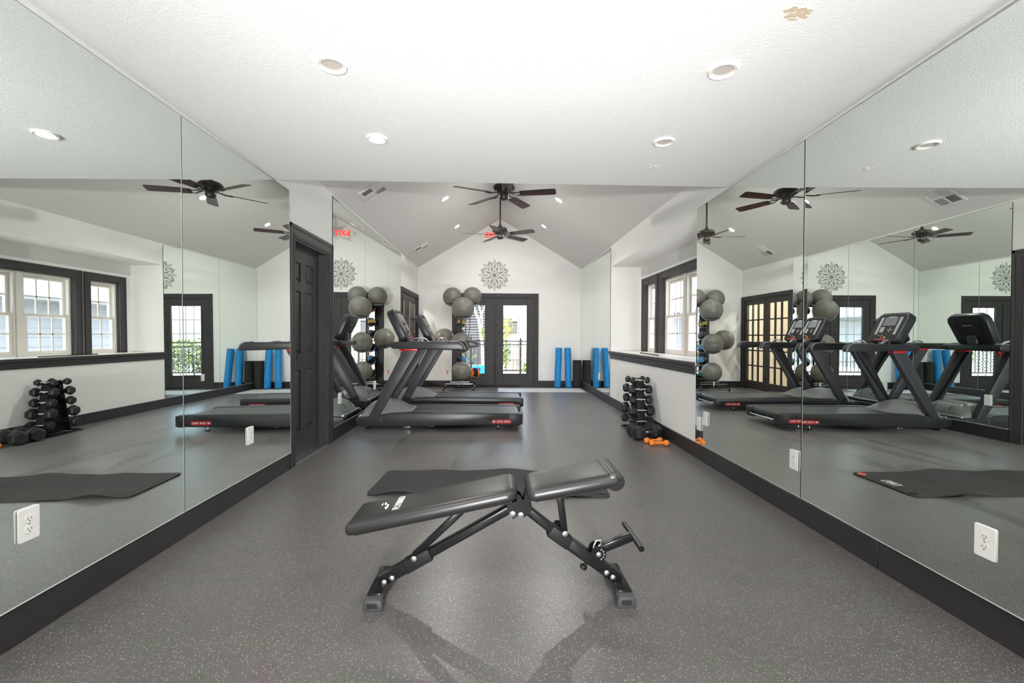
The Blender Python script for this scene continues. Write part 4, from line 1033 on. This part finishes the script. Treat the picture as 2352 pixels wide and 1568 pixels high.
    lb = MB().prism(rrect(1.612, 1.860, .077, .131, .024), 'y', -.0018, .002).build('red_badge', m_redlab, t)
    text_mesh('STAR TRAC', .031, 'lettering', m_white, lb, (1.762, -.0026, .1035), (1, 0, 0), (0, 0, 1), .0006, .0008)
    MB().prism(rrect(1.630, 1.664, .094, .113, .004, 3), 'y', -.0028, -.0016).build('badge_mark', m_white, lb)
    MB().box(.30, .304, -.001, .0, .10, .15).build('seam_mark', m_steel, t)
    return t
tm = treadmill((-1.680, 5.45, 0), 'charcoal treadmill with red badge, the nearer of the two, standing closer to the bench')
dup(tm, (-1.59, 6.84, 0), 0, 'charcoal treadmill behind the nearer one, closer to the far doors')

# ================================================================== dumbbell tower
DX, DY = 1.712, 5.47
rack = thing('dumbbell_rack', 'black steel tower rack of five tiers beside the knee wall', 'rack', (DX, DY, 0))
TIERS = [(.608, .075, .068, .235), (.500, .092, .092, .280), (.380, .112, .090, .262), (.255, .132, .112, .298), (.125, .150, .092, .278)]
for s in (-1, 1):
    pn = MB().prism([(s*.155, .03), (s*.175, .03), (s*.075, .62), (s*.055, .62)], 'x', -.045, .045)
    pn.build('rack_panel', m_blackm, rack, bevel=.003)
    for z, off, dia, ln in TIERS:
        for sx in (-1, 1):
            mb = MB().prism([(s*(off-.045), z-.040), (s*(off-.005), z-.035), (s*(off+.028), z-.022), (s*(off+.030), z-.002), (s*(off+.022), z-.002), (s*(off+.015), z-.017), (s*(off-.016), z-.017), (s*(off-.020), z+.0), (s*(off-.045), z-.010)], 'x', sx*.035-.006, sx*.035+.006)
            mb.build('saddle', m_black, rack)
MB().prism([(-.16, .03), (.16, .03), (.06, .60), (-.06, .60)], 'x', -.018, .018).build('center_web', m_blackm, rack)
for sx in (-.12, .10): MB().box(sx-.025, sx+.025, -.22, .22, 0, .018).build('base_foot', m_black, rack, bevel=.003)
for yy in (-.165, .165): MB().box(-.145, .125, yy-.02, yy+.02, .018, .032).build('base_bar', m_black, rack, bevel=.002)
def hexdumb(name, loc, rz, dia, ln, label, group, marks=False, tilt=0):
    t = thing(name, label, 'dumbbell', loc, rz, group)
    r = dia/2/math.cos(PI/6); hl = dia*.78
    for s in (-1, 1):
        rs = []
        for f, a in ((.72, 0), (.86, .04), (1, .22), (1, .70), (.84, .94), (.66, 1.)):
            xx = s*(ln/2-hl+hl*a); rs.append([Vector((xx, r*f*math.cos(PI/6+k*PI/3+tilt), r*f*math.sin(PI/6+k*PI/3+tilt))) for k in range(6)])
        h = MB().rings(rs).build('head', m_rubber, t, bevel=dia*.025, seg=1, bang=25, smooth=10)
        if marks and s < 0:
            for k in range(2): MB().obox((s*(ln/2-hl*.5), -.018+.03*k, r*math.cos(PI/6)+.0005), (.02, .02, .0012), Matrix.Rotation(PI/4, 3, 'Z')).build('printed_mark', m_screen_light, h)
    gl = ln/2-hl+.004
    MB().lathe([(.0135, -gl), (.0135, -gl*.8), (.0165, -gl*.3), (.0172, 0), (.0165, gl*.3), (.0135, gl*.8), (.0135, gl)], (0, 0, 0), (1, 0, 0), 14).build('handle', m_chrome, t, smooth=60)
    return t
tn = ['top', 'second', 'third', 'fourth', 'bottom']
for i, (z, off, dia, ln) in enumerate(TIERS):
    for s in (-1, 1):
        hexdumb('hex_dumbbell', (DX-(.0 if s < 0 else .012), DY+s*off, z), 0, dia, ln, 'black hex dumbbell on the %s of the rack, %s tier' % ('front side' if s < 0 else 'back side', tn[i]), 'black hex dumbbells on the tower rack')
hexdumb('hex_dumbbell', (1.655, 4.955, .074), math.radians(20), .148, .345, 'large black hex dumbbell on the floor beside the orange weights', 'large hex dumbbells on the floor', True)
hexdumb('hex_dumbbell', (1.655, 5.125, .074), math.radians(16), .148, .345, 'large black hex dumbbell on the floor against the rack foot', 'large hex dumbbells on the floor')
def orange(loc, rz, label):
    t = thing('vinyl_dumbbell', label, 'dumbbell', loc, rz, 'orange vinyl dumbbells on the floor')
    for s in (-1, 1):
        MB().lathe([(.0, s*.100), (.020, s*.0985), (.029, s*.090), (.0315, s*.075), (.029, s*.058), (.020, s*.048), (.014, s*.042)], (0, 0, 0), (1, 0, 0), 8).build('head', m_orange, t, smooth=45)
    MB().lathe([(.014, -.046), (.0155, 0), (.014, .046)], (0, 0, 0), (1, 0, 0), 12).build('handle', m_orange, t, smooth=50)
orange((1.662, 4.765, .0315), math.radians(6), 'small orange vinyl dumbbell touching the large black dumbbell')
orange((1.682, 4.645, .0315), math.radians(-4), 'small orange vinyl dumbbell lying nearest the camera')

# ================================================================== ball stand, exercise balls and medicine balls
SXX, SYY = -.76, 9.62
st = thing('ball_stand', 'tall black rack on a wheeled base holding large grey exercise balls', 'rack', (SXX, SYY, 0))
MB().cyl((0, 0, .09), (0, 0, 1.86), .019, n=14).build('pole', m_black, st, smooth=50)
BALLS = [((-.70, 9.37, 1.690), .232, 'grey exercise ball at the front of the top tier'), ((-.535, 9.745, 1.965), .205, 'grey exercise ball at the right of the top tier, under the decal'),
         ((-.955, 9.745, 1.955), .203, 'grey exercise ball at the left of the top tier'), ((-1.115, 9.66, 1.065), .215, 'grey exercise ball at the left of the middle tier'),
         ((-.735, 9.37, .985), .213, 'grey exercise ball at the front of the middle tier'), ((-.735, 9.40, .395), .205, 'grey exercise ball alone on the bottom tier above the wheeled base')]
for (x, y, z), r, lab in BALLS:
    rr = r*.68; zr = z-math.sqrt(r*r-rr*rr)-.004; lx, ly = x-SXX, y-SYY
    MB().tube([(lx+rr*math.cos(a), ly+rr*math.sin(a), zr) for a in [2*PI*k/28 for k in range(28)]], .008, 8, closed=True).build('ball_ring', m_black, st, smooth=60)
    d = Vector((lx, ly, 0)); L_ = d.length; dn = d.normalized()
    if L_-rr > .02: MB().tube([(0, 0, zr-.01), dn*(L_-rr)+Vector((0, 0, zr))], .009, 8).build('ring_arm', m_black, st)
    b = thing('exercise_ball', lab, 'ball', (x, y, z), 0, 'grey exercise balls on the stand')
    mb = MB(); prof = []
    for k in range(49):
        th = PI*k/48; rad = r*(1-.004*(1 if k % 4 == 2 and 8 < k < 40 else 0)); prof.append((rad*math.sin(th), -rad*math.cos(th)))
    MB().lathe(prof, n=48, cap=False).build('ball_body', m_ball, b, smooth=70)
    n = Vector((.18, -1, -.02)).normalized(); MB().lathe([(.011, -.002), (.010, .0015), (.004, .003), (0, .003)], n*(r-.0005), n, 12).build('valve_plug', m_screen_light, b, smooth=50)
for a, bb in (((-.36, -.26), (.30, -.26)), ((-.36, .16), (.30, .16))):
    MB().bar((a[0], a[1], .085), (bb[0], bb[1], .085), .03, .022).build('base_bar', m_black, st, bevel=.003)
MB().bar((-.03, -.26, .105), (-.03, .16, .105), .03, .03).build('base_spine', m_black, st); 
MB().bar((-.30, -.24, .14), (.26, -.24, .14), .02, .012).build('shelf_bar', m_steel, st); MB().bar((-.22, -.05, .16), (.18, -.05, .16), .02, .012).build('shelf_bar', m_steel, st)
MB().cyl((-.02, -.24, .09), (-.02, -.24, .20), .016, n=10).build('ball_post', m_steel, st)
for x in (-.34, .28):
    for y in (-.26, .16):
        c = MB().lathe([(.006, -.011), (.026, -.011), (.026, .011), (.006, .011)], (x, y, .027), (1, .25, 0), 14).build('caster', m_blackm, st, smooth=40); MB().obox((x, y, .055), (.022, .03, .04)).build('caster_fork', m_steel, c)
MX, MY = -.77, 9.955
st = thing('medicine_ball_rack', 'narrow black upright rack of medicine balls by the door casing', 'rack', (MX, MY, 0))
for sx in (-.085, .085): MB().box(sx-.012, sx+.012, .06, .085, .0, 1.86).build('upright', m_black, st)
MB().box(-.16, .16, -.06, .12, 0, .02).build('base_plate', m_black, st, bevel=.003)
MED = [(0, 1.715, .098, m_mbred, m_blackm, 'small red medicine ball at the top of the narrow rack'), (0, 1.410, .100, m_blackm, m_mbyel, 'black and yellow medicine ball on the second tier'),
       (0, 1.150, .102, m_mbpur, m_blackm, 'plum medicine ball on the third tier'), (0, .870, .104, m_mbblue, m_blackm, 'pale blue medicine ball on the fourth tier'),
       (0, .590, .108, m_mbblue, m_blackm, 'blue and black medicine ball low on the rack'), (0, .290, .105, m_mbteal, m_blackm, 'teal medicine ball at the bottom of the rack'),
       (.285, .320, .118, m_orangeb, m_blackm, 'orange and black medicine ball in front of the left glass door')]
for dx, z, r, m1, m2, lab in MED:
    x, y = MX+dx, MY-.045
    rr = r*.75; zz = z-math.sqrt(r*r-rr*rr)-.004
    MB().tube([(dx+rr*math.cos(a), -.045+rr*math.sin(a), zz) for a in [2*PI*k/20 for k in range(20)]], .005, 6, closed=True).build('ball_ring', m_steel, st, smooth=60)
    MB().bar((dx*.0+.0, .065, zz) if dx == 0 else (.085, .065, zz), (dx, -.045+rr, zz) if dx == 0 else (dx-rr, -.045, zz), .012, .008).build('ring_arm', m_black, st)
    b = thing('medicine_ball', lab, 'ball', (x, y, z), 0, 'medicine balls on the narrow rack')
    MB().sphere((0, 0, 0), r, 28, 18).build('ball_body', m1, b, smooth=70)
    # contrasting raised panel round the ball
    prof = [(r*math.sin(t_)*1.0+.0015, r*math.cos(t_)) for t_ in [math.radians(q) for q in (66, 74, 82, 90, 98, 106, 114)]]
    ax = (1, .3, 0) if m1 is m_orangeb else (.25, .25, 1) if m2 is m_mbyel else (.5, -.3, .8)
    MB().lathe([(prof[0][0]-.004, prof[0][1])]+prof+[(prof[-1][0]-.004, prof[-1][1])], (0, 0, 0), ax, 30, cap=False).build('contrast_band', m2, b, smooth=60)
t = thing('resistance_band', 'thin black resistance band hanging from the ball stand', 'band', (-.575, 9.50, 1.10))
MB().tube([(0, 0, .52), (.012, 0, .36), (.008, 0, .2), (-.01, 0, .12), (-.03, 0, .02), (-.012, 0, -.02), (.02, 0, .05), (.05, 0, -.05)], .006, 8).build('cord', m_black, t, smooth=60); MB().tube([(0, 0, .52), (-.06, 0, .55), (-.125, .0, .50)], .005, 8).build('hanging_loop', m_black, t, smooth=60)

# ================================================================== foam rollers
def roller(loc, top, r, L_, m, label, group=None):
    t = thing('foam_roller', label, 'roller', loc, 0, group)
    d = Vector(top).normalized(); 
    MB().lathe([(0, .001), (r-.006, .001), (r, .007), (r, L_-.007), (r-.006, L_-.001), (r*.35, L_-.001), (r*.3, L_-.012), (0, L_-.012)], (0, 0, r*math.sqrt(max(0, 1-d.z*d.z))), d, 32).build('roller_body', m, t, smooth=40)
roller((1.322, 9.90, 0), (.04, .10, .86), .071, .87, m_blue, 'tall blue foam roller leaning on the far wall, nearer the doors')
roller((1.570, 9.915, 0), (-.012, .09, .86), .071, .87, m_blue, 'tall blue foam roller standing between the other blue one and the black one')
roller((1.765, 9.945, 0), (.0, .04, .6), .092, .60, m_foamblk, 'short black foam roller in the far right corner')
